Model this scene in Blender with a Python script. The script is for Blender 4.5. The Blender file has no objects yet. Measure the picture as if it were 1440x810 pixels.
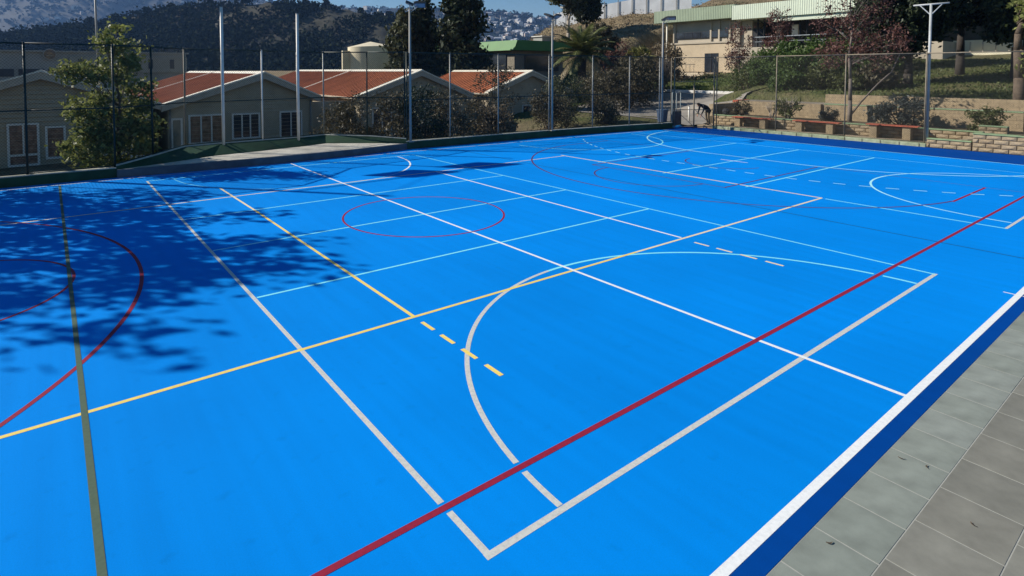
import bpy, bmesh, math, random
import numpy as np
from mathutils import Vector, Matrix
random.seed(7)
rng = np.random.default_rng(11)
R = math.radians
scene = bpy.context.scene
COL = scene.collection

# ------------------------------------------------------------------ camera, sky, sun, exposure
cam_data = bpy.data.cameras.new('camera')
cam = bpy.data.objects.new('camera', cam_data)
COL.objects.link(cam)
scene.camera = cam
YAW, PITCH = 0.93404, 0.04197
cam.location = (-6.807, -11.119, 3.249)
fwd = Vector((math.cos(YAW) * math.cos(PITCH), math.sin(YAW) * math.cos(PITCH), -math.sin(PITCH)))
cam.rotation_euler = fwd.to_track_quat('-Z', 'Y').to_euler()
cam_data.sensor_width = 36
cam_data.lens = 814.37 / 1440 * 36
cam_data.shift_x = (720 - 667.46) / 1440
cam_data.shift_y = -(405 - 133.49) / 1440
cam_data.clip_start = 0.1
cam_data.clip_end = 12000

SUN_EL = R(32.6)
SUN_DIR = Vector((-0.66, 0.75, 0)).normalized()          # horizontal direction towards the sun
world = bpy.data.worlds.new('World')
scene.world = world
world.use_nodes = True
wn = world.node_tree.nodes
wl = world.node_tree.links
sky = wn.new('ShaderNodeTexSky')
sky.sky_type = 'NISHITA'
sky.sun_disc = False
sky.sun_elevation = SUN_EL
sky.sun_rotation = math.atan2(SUN_DIR.x, SUN_DIR.y)
sky.air_density = 1.0
sky.dust_density = 0.0
sky.ozone_density = 2.0
bg = wn['Background']
bg.inputs['Strength'].default_value = 0.062
hsv = wn.new('ShaderNodeHueSaturation')                  # a clear, deep winter blue over the whole sky
hsv.inputs['Saturation'].default_value = 1.32
wl.new(sky.outputs[0], hsv.inputs['Color'])
wl.new(hsv.outputs[0], bg.inputs['Color'])
sun_data = bpy.data.lights.new('sun', 'SUN')
sun_data.energy = 5.0
sun_data.angle = R(0.53)
sun_data.color = (1.0, 0.94, 0.84)
sun = bpy.data.objects.new('sun', sun_data)
COL.objects.link(sun)
sd = Vector((SUN_DIR.x * math.cos(SUN_EL), SUN_DIR.y * math.cos(SUN_EL), math.sin(SUN_EL)))
sun.rotation_euler = (-sd).to_track_quat('-Z', 'Y').to_euler()
sun.location = (-30, 40, 40)
scene.view_settings.view_transform = 'Standard'
scene.view_settings.look = 'None'
scene.view_settings.exposure = 0.38
scene.view_settings.gamma = 1.0
scene.cycles.max_bounces = 6
scene.cycles.transparent_max_bounces = 8

# ------------------------------------------------------------------ materials
MATS = {}
def mat(name, rgb, rough=0.75, var=0.12, scale=3.0, bump=0.0, metal=0.0, detail=4.0, rgb2=None, spec=0.35, bscale=None):
    if name in MATS:
        return MATS[name]
    m = bpy.data.materials.new(name)
    m.use_nodes = True
    n, l = m.node_tree.nodes, m.node_tree.links
    b = n['Principled BSDF']
    b.inputs['Roughness'].default_value = rough
    b.inputs['Metallic'].default_value = metal
    b.inputs['Specular IOR Level'].default_value = spec
    tc = n.new('ShaderNodeTexCoord')
    no = n.new('ShaderNodeTexNoise')
    no.inputs['Scale'].default_value = scale
    no.inputs['Detail'].default_value = detail
    no.inputs['Roughness'].default_value = 0.6
    l.new(tc.outputs['Object'], no.inputs['Vector'])
    rp = n.new('ShaderNodeMapRange')
    rp.inputs[1].default_value = 0.3
    rp.inputs[2].default_value = 0.7
    l.new(no.outputs['Fac'], rp.inputs[0])
    mx = n.new('ShaderNodeMix')
    mx.data_type = 'RGBA'
    a = [c * (1 - var) for c in rgb]
    c2 = rgb2 if rgb2 else [min(1, c * (1 + var)) for c in rgb]
    mx.inputs[6].default_value = (*a, 1)
    mx.inputs[7].default_value = (*c2, 1)
    l.new(rp.outputs[0], mx.inputs[0])
    l.new(mx.outputs[2], b.inputs['Base Color'])
    if bump:
        bp = n.new('ShaderNodeBump')
        bp.inputs['Strength'].default_value = bump
        bp.inputs['Distance'].default_value = 0.02
        n2 = n.new('ShaderNodeTexNoise')
        n2.inputs['Scale'].default_value = bscale or scale * 8
        n2.inputs['Detail'].default_value = 4
        l.new(tc.outputs['Object'], n2.inputs['Vector'])
        l.new(n2.outputs['Fac'], bp.inputs['Height'])
        l.new(bp.outputs[0], b.inputs['Normal'])
    MATS[name] = m
    return m

def leaf(name, c1, c2, trans=0.35, rough=0.55, scale=0.6, spec=0.3):
    """foliage: per-leaf and per-clump colour variation, some light shining through"""
    if name in MATS:
        return MATS[name]
    m = bpy.data.materials.new(name)
    m.use_nodes = True
    n, l = m.node_tree.nodes, m.node_tree.links
    b = n['Principled BSDF']
    b.inputs['Roughness'].default_value = rough
    b.inputs['Specular IOR Level'].default_value = spec
    g = n.new('ShaderNodeNewGeometry')
    tc = n.new('ShaderNodeTexCoord')
    no = n.new('ShaderNodeTexNoise')
    no.inputs['Scale'].default_value = scale
    l.new(tc.outputs['Object'], no.inputs['Vector'])
    ad = n.new('ShaderNodeMath')
    ad.operation = 'ADD'
    l.new(no.outputs['Fac'], ad.inputs[0])
    l.new(g.outputs['Random Per Island'], ad.inputs[1])
    mp = n.new('ShaderNodeMapRange')
    mp.inputs[1].default_value = 0.35
    mp.inputs[2].default_value = 1.55
    l.new(ad.outputs[0], mp.inputs[0])
    mx = n.new('ShaderNodeMix')
    mx.data_type = 'RGBA'
    mx.inputs[6].default_value = (*c1, 1)
    mx.inputs[7].default_value = (*c2, 1)
    l.new(mp.outputs[0], mx.inputs[0])
    l.new(mx.outputs[2], b.inputs['Base Color'])
    t = n.new('ShaderNodeBsdfTranslucent')
    l.new(mx.outputs[2], t.inputs['Color'])
    ms = n.new('ShaderNodeMixShader')
    ms.inputs[0].default_value = trans
    l.new(b.outputs[0], ms.inputs[1])
    l.new(t.outputs[0], ms.inputs[2])
    l.new(ms.outputs[0], n['Material Output'].inputs['Surface'])
    MATS[name] = m
    return m

def terrain_mat(name, grass1, grass2, dry1, dry2):
    """grass and dry soil, mixed by the vertex attribute 'dry' and by noise"""
    m = bpy.data.materials.new(name)
    m.use_nodes = True
    n, l = m.node_tree.nodes, m.node_tree.links
    b = n['Principled BSDF']
    b.inputs['Roughness'].default_value = 0.95
    b.inputs['Specular IOR Level'].default_value = 0.1
    tc = n.new('ShaderNodeTexCoord')
    def noise(s, d=5):
        x = n.new('ShaderNodeTexNoise')
        x.inputs['Scale'].default_value = s
        x.inputs['Detail'].default_value = d
        x.inputs['Roughness'].default_value = 0.65
        l.new(tc.outputs['Object'], x.inputs['Vector'])
        r = n.new('ShaderNodeMapRange')
        r.inputs[1].default_value = 0.32
        r.inputs[2].default_value = 0.68
        l.new(x.outputs['Fac'], r.inputs[0])
        return r.outputs[0]
    def mix(f, a, c):
        x = n.new('ShaderNodeMix')
        x.data_type = 'RGBA'
        l.new(f, x.inputs[0])
        for i, v in ((6, a), (7, c)):
            if isinstance(v, tuple):
                x.inputs[i].default_value = (*v, 1)
            else:
                l.new(v, x.inputs[i])
        return x.outputs[2]
    ga = mix(noise(1.3), grass1, grass2)
    da = mix(noise(0.8), dry1, dry2)
    at = n.new('ShaderNodeAttribute')
    at.attribute_name = 'dry'
    ad = n.new('ShaderNodeMath')
    ad.operation = 'ADD'
    l.new(at.outputs['Fac'], ad.inputs[0])
    s = n.new('ShaderNodeMapRange')
    s.inputs[3].default_value = -0.35
    s.inputs[4].default_value = 0.35
    l.new(noise(0.35), s.inputs[0])
    l.new(s.outputs[0], ad.inputs[1])
    ad.use_clamp = True
    l.new(mix(ad.outputs[0], ga, da), b.inputs['Base Color'])
    bp = n.new('ShaderNodeBump')
    bp.inputs['Strength'].default_value = 0.8
    bp.inputs['Distance'].default_value = 0.15
    l.new(noise(5, 8), bp.inputs['Height'])
    l.new(bp.outputs[0], b.inputs['Normal'])
    return m

# ------------------------------------------------------------------ mesh helpers
class MB:
    def __init__(s):
        s.v, s.f = [], []
    def add(s, vs, fs):
        o = len(s.v)
        s.v += [tuple(x) for x in vs]
        s.f += [tuple(i + o for i in f) for f in fs]
        return s
    def box(s, x0, x1, y0, y1, z0, z1):
        return s.add([(x0, y0, z0), (x1, y0, z0), (x1, y1, z0), (x0, y1, z0), (x0, y0, z1), (x1, y0, z1), (x1, y1, z1), (x0, y1, z1)],
                     [(0, 3, 2, 1), (4, 5, 6, 7), (0, 1, 5, 4), (1, 2, 6, 5), (2, 3, 7, 6), (3, 0, 4, 7)])
    def obox(s, c, ax, hx, hy, z0, z1):
        """box with horizontal axis ax (unit 2-vector), half lengths hx along it, hy across"""
        a = Vector((ax[0], ax[1], 0)); b = Vector((-ax[1], ax[0], 0)); c = Vector((c[0], c[1], 0))
        q = [c - a * hx - b * hy, c + a * hx - b * hy, c + a * hx + b * hy, c - a * hx + b * hy]
        return s.add([(p.x, p.y, z0) for p in q] + [(p.x, p.y, z1) for p in q],
                     [(0, 3, 2, 1), (4, 5, 6, 7), (0, 1, 5, 4), (1, 2, 6, 5), (2, 3, 7, 6), (3, 0, 4, 7)])
    def beam(s, p, q, r0, r1=None, n=6, caps=True):
        p, q = Vector(p), Vector(q)
        r1 = r0 if r1 is None else r1
        d = (q - p).normalized()
        u = d.cross(Vector((0, 0, 1)) if abs(d.z) < 0.9 else Vector((1, 0, 0))).normalized()
        w = d.cross(u)
        vs = []
        for c, r in ((p, r0), (q, r1)):
            for k in range(n):
                a = 2 * math.pi * k / n
                vs.append(c + u * (math.cos(a) * r) + w * (math.sin(a) * r))
        fs = [(k, (k + 1) % n, n + (k + 1) % n, n + k) for k in range(n)]
        if caps:
            fs += [tuple(range(n - 1, -1, -1)), tuple(range(n, 2 * n))]
        return s.add(vs, fs)
    def tube(s, pts, rads, n=7):
        for i in range(len(pts) - 1):
            s.beam(pts[i], pts[i + 1], rads[i], rads[i + 1], n)
        return s
    def prism(s, poly, axis, a, b):
        """polygon given in the plane across `axis` ('x' or 'y' or 'z'), extruded from a to b"""
        def P(u, v, t):
            return (t, u, v) if axis == 'x' else ((u, t, v) if axis == 'y' else (u, v, t))
        n = len(poly)
        s.add([P(u, v, a) for u, v in poly] + [P(u, v, b) for u, v in poly],
              [tuple(range(n - 1, -1, -1)), tuple(range(n, 2 * n))] + [(k, (k + 1) % n, n + (k + 1) % n, n + k) for k in range(n)])
        return s
    def mesh(s, name):
        me = bpy.data.meshes.new(name)
        me.from_pydata(s.v, [], s.f)
        bm = bmesh.new(); bm.from_mesh(me)
        bmesh.ops.recalc_face_normals(bm, faces=bm.faces)
        bm.to_mesh(me); bm.free()
        return me
    def build(s, name, m, parent=None, smooth=False, bevel=0):
        me = s.mesh(name)
        if smooth:
            me.polygons.foreach_set('use_smooth', [True] * len(me.polygons))
        return link(name, me, m, parent, bevel)

def link(name, me, m, parent=None, bevel=0):
    o = bpy.data.objects.new(name, me)
    COL.objects.link(o)
    if m and not me.materials:
        me.materials.append(m)
    if parent:
        o.parent = parent
        o.matrix_parent_inverse = Matrix.Translation(-parent.location) if parent.rotation_euler.z == 0 else parent_inv(parent)
    if bevel:
        md = o.modifiers.new('bevel', 'BEVEL'); md.width = bevel; md.segments = 2
    return o
def parent_inv(p):
    return (Matrix.Translation(p.location) @ p.rotation_euler.to_matrix().to_4x4()).inverted()

def tag(o, label=None, cat=None, group=None, kind=None):
    if label: o['label'] = label
    if cat: o['category'] = cat
    if group: o['group'] = group
    if kind: o['kind'] = kind
    return o
def thing(name, loc, label, cat, group=None):
    o = bpy.data.objects.new(name, None)
    o.empty_display_size = 0.3
    COL.objects.link(o)
    o.location = loc
    return tag(o, label, cat, group)
def struct(name, mb, m, **k):
    return tag(mb.build(name, m, **k), kind='structure')
def np_mesh(name, V, nper):
    """V: (faces*nper,3) loose polygons"""
    me = bpy.data.meshes.new(name)
    nf = len(V) // nper
    me.vertices.add(len(V)); me.loops.add(len(V)); me.polygons.add(nf)
    me.vertices.foreach_set('co', np.asarray(V, dtype=np.float32).ravel())
    me.loops.foreach_set('vertex_index', np.arange(len(V), dtype=np.int32))
    me.polygons.foreach_set('loop_start', np.arange(nf, dtype=np.int32) * nper)
    me.polygons.foreach_set('loop_total', np.full(nf, nper, dtype=np.int32))
    me.update(calc_edges=True)
    return me
def leaf_quads(C, size, flat=0.0, aspect=1.8):
    """pointed leaf quads of random direction at centres C"""
    N = len(C)
    d = rng.normal(size=(N, 3)); d[:, 2] *= (1 - flat); d /= np.linalg.norm(d, axis=1)[:, None] + 1e-9
    e = rng.normal(size=(N, 3)); e -= (e * d).sum(1)[:, None] * d; e /= np.linalg.norm(e, axis=1)[:, None] + 1e-9
    s = size * rng.uniform(0.6, 1.4, size=N)[:, None]
    a = d * s * aspect * 0.5; b = e * s * 0.5
    V = np.stack([C - a, C + b - a * 0.1, C + a, C - b - a * 0.1], axis=1)
    return V.reshape(-1, 3)
def smooth01(t):
    t = np.clip(t, 0, 1); return t * t * (3 - 2 * t)

# ------------------------------------------------------------------ ground height
def H(X, Y):
    X = np.asarray(X, float); Y = np.asarray(Y, float)
    # lawn and road behind the gate (large Y) and the bank behind the benches (small Y)
    road = np.interp(X, [24, 26, 37, 38.5, 50, 60], [0.0, 0.1, 1.15, 1.35, 3.0, 3.3])
    bank = np.interp(X, [24, 28.6, 29.1, 29.8, 31, 40, 50, 53, 70], [-0.3, 0.3, 1.3, 1.8, 1.95, 2.95, 4.1, 4.4, 6.0])
    right = road + (bank - road) * smooth01((12.5 - Y) / 3.0)
    # low yard behind the left fence, rising eastwards
    left = np.interp(X, [-200, 8, 16, 24, 36, 60], [-0.95, -0.95, -0.6, 0.6, 1.6, 3.0])
    k = smooth01((X - 20) / 8) * smooth01((24 - Y) / 6 + 0.6)
    z = left + (right - left) * k
    # dry hillside
    s = (X - 40) * 0.87 + (Y - 26) * 0.5
    q = -(X - 40) * 0.5 + (Y - 26) * 0.87
    hill = 3.0 + 0.30 * np.minimum(np.clip(s, 0, 200), 33 + 17 * smooth01((-4 - q) / 8)) - np.clip(q - 4, 0, 60) * 0.16
    hk = smooth01((s + 2) / 8) * smooth01((30 - q) / 14) * smooth01((q + 70) / 20)
    hk = hk * np.maximum(smooth01((Y - 30.5) / 4), smooth01((X - 63) / 6))
    z = z + np.maximum(0, hill - z) * hk
    # under the court and the paving
    inside = (X < 25.2) & (Y < 9.9)
    z = np.where(inside, np.minimum(z, -0.35), z)
    z = np.where((X >= 23.5) & (X < 28.8) & (Y < 8.2), np.minimum(z, -0.05), z)
    return z
def dryness(X, Y):
    s = (X - 40) * 0.87 + (Y - 26) * 0.5
    d = smooth01((s - 2) / 6) * smooth01((Y - 18) / 8)
    d = np.maximum(d, 0.85 * ((Y > 9) & (X < 20)))
    d = np.maximum(d, 0.8 * ((X > 55)))
    d = np.maximum(d, 0.3 * ((X > 28.5) & (Y < 12)))
    d = np.maximum(d, 0.45 * ((X > 19) & (X < 26) & (Y > 9) & (Y < 18)))
    return d
def h(x, y):
    return float(H(x, y))

def grid_mesh(name, xs, ys, zf, df):
    XX, YY = np.meshgrid(xs, ys)
    ZZ = zf(XX, YY)
    nx, ny = len(xs), len(ys)
    V = np.stack([XX, YY, ZZ], -1).reshape(-1, 3)
    i = np.arange(nx * ny).reshape(ny, nx)
    F = np.stack([i[:-1, :-1], i[:-1, 1:], i[1:, 1:], i[1:, :-1]], -1).reshape(-1, 4)
    me = bpy.data.meshes.new(name)
    me.from_pydata(V.tolist(), [], F.tolist())
    at = me.attributes.new('dry', 'FLOAT', 'POINT')
    at.data.foreach_set('value', df(XX, YY).ravel().astype(np.float32))
    me.polygons.foreach_set('use_smooth', [True] * len(me.polygons))
    return me

def bumpy(X, Y):
    return H(X, Y) + 0.06 * np.sin(X * 1.7 + 2 * np.sin(Y * .9)) * np.cos(Y * 1.3 + X * .4) * ((X > 29) | (Y > 11)) \
        + 0.25 * np.sin(X * .9 + Y * .5) * np.cos(Y * .8 - X * .3) * dryness(X, Y) * (X > 42)
GROUND = terrain_mat('grass_and_dry_soil', (0.045, 0.075, 0.018), (0.10, 0.13, 0.035), (0.17, 0.125, 0.075), (0.33, 0.26, 0.16))
xs = np.concatenate([np.arange(-400, -60, 40), np.arange(-60, 20, 2.0), np.arange(20, 100, 0.8), np.arange(100, 180, 10), np.arange(180, 500, 40)])
ys = np.concatenate([np.arange(-300, -40, 40), np.arange(-40, 8, 2.0), np.arange(8, 70, 0.8), np.arange(70, 130, 5), np.arange(130, 700, 40)])
me = grid_mesh('ground', xs, ys, bumpy, dryness)
tag(link('ground', me, GROUND), kind='structure')
b = MB().add([(-5000, -5000, -2.2), (5000, -5000, -2.2), (5000, 5000, -2.2), (-5000, 5000, -2.2)], [(0, 1, 2, 3)])
far_plain = struct('plain', b, mat('plain_soil', (0.12, 0.12, 0.08), 0.95, 0.3, 0.02))

# ------------------------------------------------------------------ the court
def court_mat(name, rgb):
    m = bpy.data.materials.new(name); m.use_nodes = True
    n, l = m.node_tree.nodes, m.node_tree.links
    b = n['Principled BSDF']
    b.inputs['Roughness'].default_value = 0.9
    b.inputs['Specular IOR Level'].default_value = 0.04
    tc = n.new('ShaderNodeTexCoord')
    def noise(sc, det, stretch=(1, 1, 1), lo=0.3, hi=0.7):
        mp = n.new('ShaderNodeMapping'); mp.inputs['Scale'].default_value = stretch
        l.new(tc.outputs['Object'], mp.inputs['Vector'])
        x = n.new('ShaderNodeTexNoise'); x.inputs['Scale'].default_value = sc; x.inputs['Detail'].default_value = det
        l.new(mp.outputs[0], x.inputs['Vector'])
        r = n.new('ShaderNodeMapRange'); r.inputs[1].default_value = lo; r.inputs[2].default_value = hi
        l.new(x.outputs['Fac'], r.inputs[0])
        return r.outputs[0]
    def mul(col, f, lo, hi):
        r = n.new('ShaderNodeMapRange'); r.inputs[3].default_value = lo; r.inputs[4].default_value = hi
        l.new(f, r.inputs[0])
        x = n.new('ShaderNodeVectorMath'); x.operation = 'SCALE'
        l.new(r.outputs[0], x.inputs['Scale'])
        if isinstance(col, tuple): x.inputs[0].default_value = col
        else: l.new(col, x.inputs[0])
        return x.outputs[0]
    c = mul(rgb, noise(0.28, 5), 0.90, 1.08)          # broad roller patches
    c = mul(c, noise(1.0, 2, (6, 0.35, 1)), 0.955, 1.035)   # faint roller streaks
    c = mul(c, noise(90, 2), 0.95, 1.05)              # sand grain
    c = mul(c, noise(7, 8, lo=.60, hi=.8), 1.0, 0.88) # scuffs
    l.new(c, b.inputs['Base Color'])
    bp = n.new('ShaderNodeBump'); bp.inputs['Strength'].default_value = 0.25; bp.inputs['Distance'].default_value = 0.003
    l.new(noise(220, 2), bp.inputs['Height']); l.new(bp.outputs[0], b.inputs['Normal'])
    return m
BLUE = court_mat('court_blue_acrylic', (0.0, 0.238, 0.75))
DARKBLUE = court_mat('margin_dark_blue_acrylic', (0.0, 0.056, 0.285))
b = MB()
poly = [(-40, -9.34), (23.15, -9.34), (23.15, 9.75), (-40, 9.75)]
b.prism(poly, 'z', -0.3, 0.0)
court = struct('court', b, BLUE)
def sheet(name, pts, z, m, parent=court):
    return MB().add([(x, y, z) for x, y in pts], [tuple(range(len(pts)))]).build(name, m, parent)
sheet('margin', [(-40, -9.34), (23.15, -9.34), (23.15, -9.20), (-40, -9.20)], 0.0005, DARKBLUE)
sheet('margin', [(20.12, -9.20), (23.15, -9.20), (23.15, 8.7), (20.12, 8.7)], 0.0005, DARKBLUE)

def paint(name, rgb, wear=0.5):
    m = bpy.data.materials.new(name); m.use_nodes = True
    n, l = m.node_tree.nodes, m.node_tree.links
    b = n['Principled BSDF']; b.inputs['Roughness'].default_value = 0.65; b.inputs['Specular IOR Level'].default_value = 0.2
    tc = n.new('ShaderNodeTexCoord')
    x = n.new('ShaderNodeTexNoise'); x.inputs['Scale'].default_value = 26; x.inputs['Detail'].default_value = 8; x.inputs['Roughness'].default_value = .7
    l.new(tc.outputs['Object'], x.inputs['Vector'])
    r = n.new('ShaderNodeMapRange'); r.inputs[1].default_value = .42; r.inputs[2].default_value = .75; r.inputs[4].default_value = wear
    l.new(x.outputs['Fac'], r.inputs[0])
    mx = n.new('ShaderNodeMix'); mx.data_type = 'RGBA'
    mx.inputs[6].default_value = (*rgb, 1); mx.inputs[7].default_value = (rgb[0] * .6, rgb[1] * .62, rgb[2] * .66, 1)
    l.new(r.outputs[0], mx.inputs[0]); l.new(mx.outputs[2], b.inputs['Base Color'])
    return m
P_WHITE = paint('white_line_paint', (0.86, 0.87, 0.85), .5)
P_GREY = paint('grey_white_line_paint', (0.62, 0.62, 0.57), .8)
P_AQUA = paint('pale_aqua_line_paint', (0.24, 0.80, 0.90), .3)
P_ICE = paint('icy_white_line_paint', (0.42, 0.86, 0.92), .3)
P_YELLOW = paint('yellow_line_paint', (0.90, 0.68, 0.17), .5)
P_PALE = paint('faded_yellow_line_paint', (0.86, 0.72, 0.42), .4)
P_RED = paint('red_line_paint', (0.31, 0.016, 0.045), .8)
P_DARKRED = paint('dark_maroon_line_paint', (0.10, 0.035, 0.12), .4)
P_OLIVE = paint('olive_line_paint', (0.085, 0.13, 0.085), .6)
P_TEAL = paint('dark_teal_line_paint', (0.008, 0.10, 0.22), .4)
zc = [0.0010]
def nz():
    zc[0] += 0.00003
    return zc[0]
def line(p, q, w, m, name='line'):
    p, q = Vector(p), Vector(q)
    d = (q - p).normalized(); nn = Vector((-d.y, d.x)) * w / 2
    L = (q - p).length; k = max(1, int(L / 1.5)); z = nz()
    vs, fs = [], []
    for i in range(k + 1):
        c = p + d * (L * i / k)
        j = 1 + random.uniform(-.04, .04)
        vs += [(c.x + nn.x * j, c.y + nn.y * j, z), (c.x - nn.x * j, c.y - nn.y * j, z)]
    for i in range(k):
        fs.append((2 * i, 2 * i + 1, 2 * i + 3, 2 * i + 2))
    return MB().add(vs, fs).build(name, m, court)
def arc(c, r, a0, a1, w, m, name='arc', n=48):
    z = nz(); vs, fs = [], []
    for i in range(n + 1):
        a = R(a0 + (a1 - a0) * i / n)
        for rr in (r - w / 2, r + w / 2):
            vs.append((c[0] + rr * math.cos(a), c[1] + rr * math.sin(a), z))
    for i in range(n):
        fs.append((2 * i, 2 * i + 1, 2 * i + 3, 2 * i + 2))
    return MB().add(vs, fs).build(name, m, court)
W = 0.055
# crosswise courts (pale grey / aqua)
line((-4.50, -8.16), (-4.50, -7.685), W, P_GREY); line((-4.50, -7.575), (-4.50, 8.2), W, P_GREY)
line((-4.53, -8.16), (4.56, -8.16), W, P_GREY)
line((4.52, -8.16), (4.52, 8.2), W * .8, P_AQUA)
line((-4.5, 8.2), (4.5, 8.2), W, P_AQUA)
for v in (-2.70, 0.0, 2.70):
    line((-4.46, v), (4.50, v), W * .85, P_AQUA)
    line((8.85, v), (17.98, v), W, P_AQUA)
arc((0, -8.16), 3.80, .5, 7.1, W, P_AQUA, n=8); arc((0, -8.16), 3.80, 8.9, 95, W, P_AQUA)
arc((0, -8.16), 3.80, 95, 171.1, W, P_GREY); arc((0, -8.16), 3.80, 172.9, 179.5, W, P_GREY, n=8)
arc((0, 8.2), 3.80, 181, 305, W * .5, P_AQUA); arc((0, 8.2), 3.80, 305, 359, W, P_WHITE)
arc((13.5, -8.16), 3.80, 1, 179, W, P_ICE, n=80)
arc((13.5, 8.0), 3.80, 181, 359, W, P_AQUA)
line((9.0, -8.16), (9.0, -4.7), W, P_AQUA); line((9.0, -8.14), (18.0, -8.14), W, P_GREY)
line((18.0, -8.16), (18.0, 8.1), W * .6, P_AQUA)
# volleyball court (yellow)
line((-9.0, -4.60), (1.6, -4.60), W, P_YELLOW); line((1.6, -4.60), (9.0, -4.60), W, P_PALE)
line((-9.0, 4.50), (9.05, 4.52), W, P_PALE)
line((9.03, -4.62), (9.03, 4.72), W * 1.35, P_PALE)
line((-2.98, -4.6), (-2.98, 2.6), W, P_YELLOW); line((-2.98, 2.6), (-3.02, 5.9), W, P_PALE)
line((3.05, -4.55), (3.2, 4.5), W, P_WHITE)
for k in range(4):
    line((-2.98, -4.80 - .45 * k), (-2.98, -5.08 - .45 * k), W, P_YELLOW, 'dash')
    line((2.98, -4.88 - .45 * k), (2.98, -5.18 - .45 * k), W, P_PALE, 'dash')
# halfway line, side lines, end line, substitution tick
line((0.02, -9.13), (0.0, 8.9), W, P_WHITE)
line((-40, -9.165), (22, -9.165), 0.072, P_WHITE)
line((4.42, -9.0), (4.42, -9.13), 0.03, P_WHITE); line((4.42, -9.21), (4.42, -9.34), 0.03, P_WHITE)
line((-40, 9.1), (5, 9.0), W, P_GREY); line((5, 9.0), (20.2, 8.35), W, P_GREY)
line((20.08, -9.13), (20.4, 8.35), W, P_ICE)
# basketball (red)
line((-14, -7.63), (14, -7.63), 0.056, P_RED)
line((14.1, -7.63), (14.1, 7.5), W * .6, P_DARKRED)
for s, m in ((1, P_DARKRED), (-1, P_RED)):
    arc((12.43 * s, 0), 6.80, 180 - 80 if s > 0 else -80, 180 + 80 if s > 0 else 80, W, m, n=72)
    arc((8.28 * s, 0), 1.75, 90 if s > 0 else -90, 270 if s > 0 else 90, W * .8, m)
    line((8.28 * s, -2.45), (8.28 * s, 2.45), W * .8, m)
    for v in (-2.40, 2.45):
        line((8.28 * s, v), (14.0 * s, v), W, m)
line((11.2, -6.72), (14.1, -6.72), W, P_RED); line((11.2, 6.72), (14.1, 6.72), W, P_DARKRED)
arc((12.4, 0), 1.3, 95, 265, W * .8, P_DARKRED)
arc((0, 0), 1.80, 0, 360, W * .75, P_RED, n=96)
# handball goal area and free-throw line (white)
line((14.12, -1.5), (14.12, 1.5), W, P_ICE)
arc((20.2, 1.5), 6.1, 92, 180, W * 1.2, P_ICE); arc((20.2, -1.5), 6.1, 180, 268, W * 1.2, P_ICE)
line((13.0, -0.52), (13.0, 0.5), W, P_WHITE)
u = -8.6
while u < 8.6:                                          # dashed 9 m line
    def pt(s):
        if abs(s) <= 1.5: return (11.05, s)
        sg = 1 if s > 0 else -1
        a = (abs(s) - 1.5) / 9.1
        return (20.15 - 9.1 * math.cos(a), sg * (1.5 + 9.1 * math.sin(a)))
    line(pt(u), pt(u + .3), W, P_ICE, 'dash')
    u += .62
# olive lines
line((-6.60, -9.1), (-6.58, 8.9), W, P_OLIVE)
line((6.72, -9.1), (6.72, 8.6), W * .5, P_TEAL)

# ------------------------------------------------------------------ paving (foreground right)
J = mat('pale_joint_mortar', (0.37, 0.37, 0.33), 0.9, 0.1, 20)
b = MB().box(-40, 30, -16, -9.343, -0.3, -0.0015)
paving = struct('paving', b, J)
T1 = [mat('greenish_grey_paver_%d' % i, c, 0.85, 0.2, 3.5, bump=.08, detail=9, bscale=160) for i, c in enumerate([(0.235, 0.258, 0.222), (0.218, 0.242, 0.208), (0.25, 0.272, 0.238)])]
T2 = [mat('brownish_grey_paver_%d' % i, c, 0.85, 0.2, 3.5, bump=.08, detail=9, bscale=160) for i, c in enumerate([(0.215, 0.21, 0.175), (0.23, 0.226, 0.19), (0.20, 0.197, 0.165)])]
rows = [(-9.346, -9.742, 0.487, 0.44, T1), (-9.752, -10.236, 0.56, 0.41, T2), (-10.246, -10.74, 0.56, 0.15, T2), (-10.75, -11.24, 0.52, 0.3, T1)]
for y1, y0, pitch, off, mats in rows:
    base = []
    for mm in mats:
        bb = MB().box(0.006, pitch - 0.006, y0, y1, -0.02, 0.0)
        me = bb.mesh('tile'); me.materials.append(mm); base.append(me)
    n0 = -9
    for k in range(n0, int(15 / pitch)):
        o = link('tile', random.choice(base), None, paving)
        o.location = (off + pitch * k, 0, random.uniform(0, .0015))
tag(struct('paving_field', MB().box(-40, 30, -16, -11.25, -0.0012, 0.0), T2[0]))
paving_children = [c for c in paving.children]

LITTER = mat('dry_brown_leaf', (.09, .06, .035), .9, .3, 30)
for x, y, a, lab in ((-1.08, -9.62, .4, 'small curled dry leaf lying on a greenish grey paver'), (-1.12, -9.45, 1.9, 'tiny dark dry leaf at the edge of a greenish grey paver'), (-2.55, -9.47, 2.6, 'small dry leaf on the paver beside the dark blue strip'), (-1.55, -10.02, 1.1, 'small dry leaf on a brownish grey paver')):
    b = MB()
    for k in range(5):
        t0 = k / 4; w_ = .006 * math.sin(math.pi * (.1 + .8 * t0))
        px_, py_ = (t0 - .5) * .05, .012 * math.sin(t0 * 3)
        b.v += [(px_, py_ - w_, .002 + .006 * t0), (px_, py_ + w_, .004 + .004 * (1 - t0))]
    b.f = [(2 * k, 2 * k + 1, 2 * k + 3, 2 * k + 2) for k in range(4)]
    o = b.build('dry_leaf', LITTER); o.location = (x, y, .002); o.rotation_euler.z = a
    tag(o, lab, 'leaf', 'dry leaves on the paving')

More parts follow.
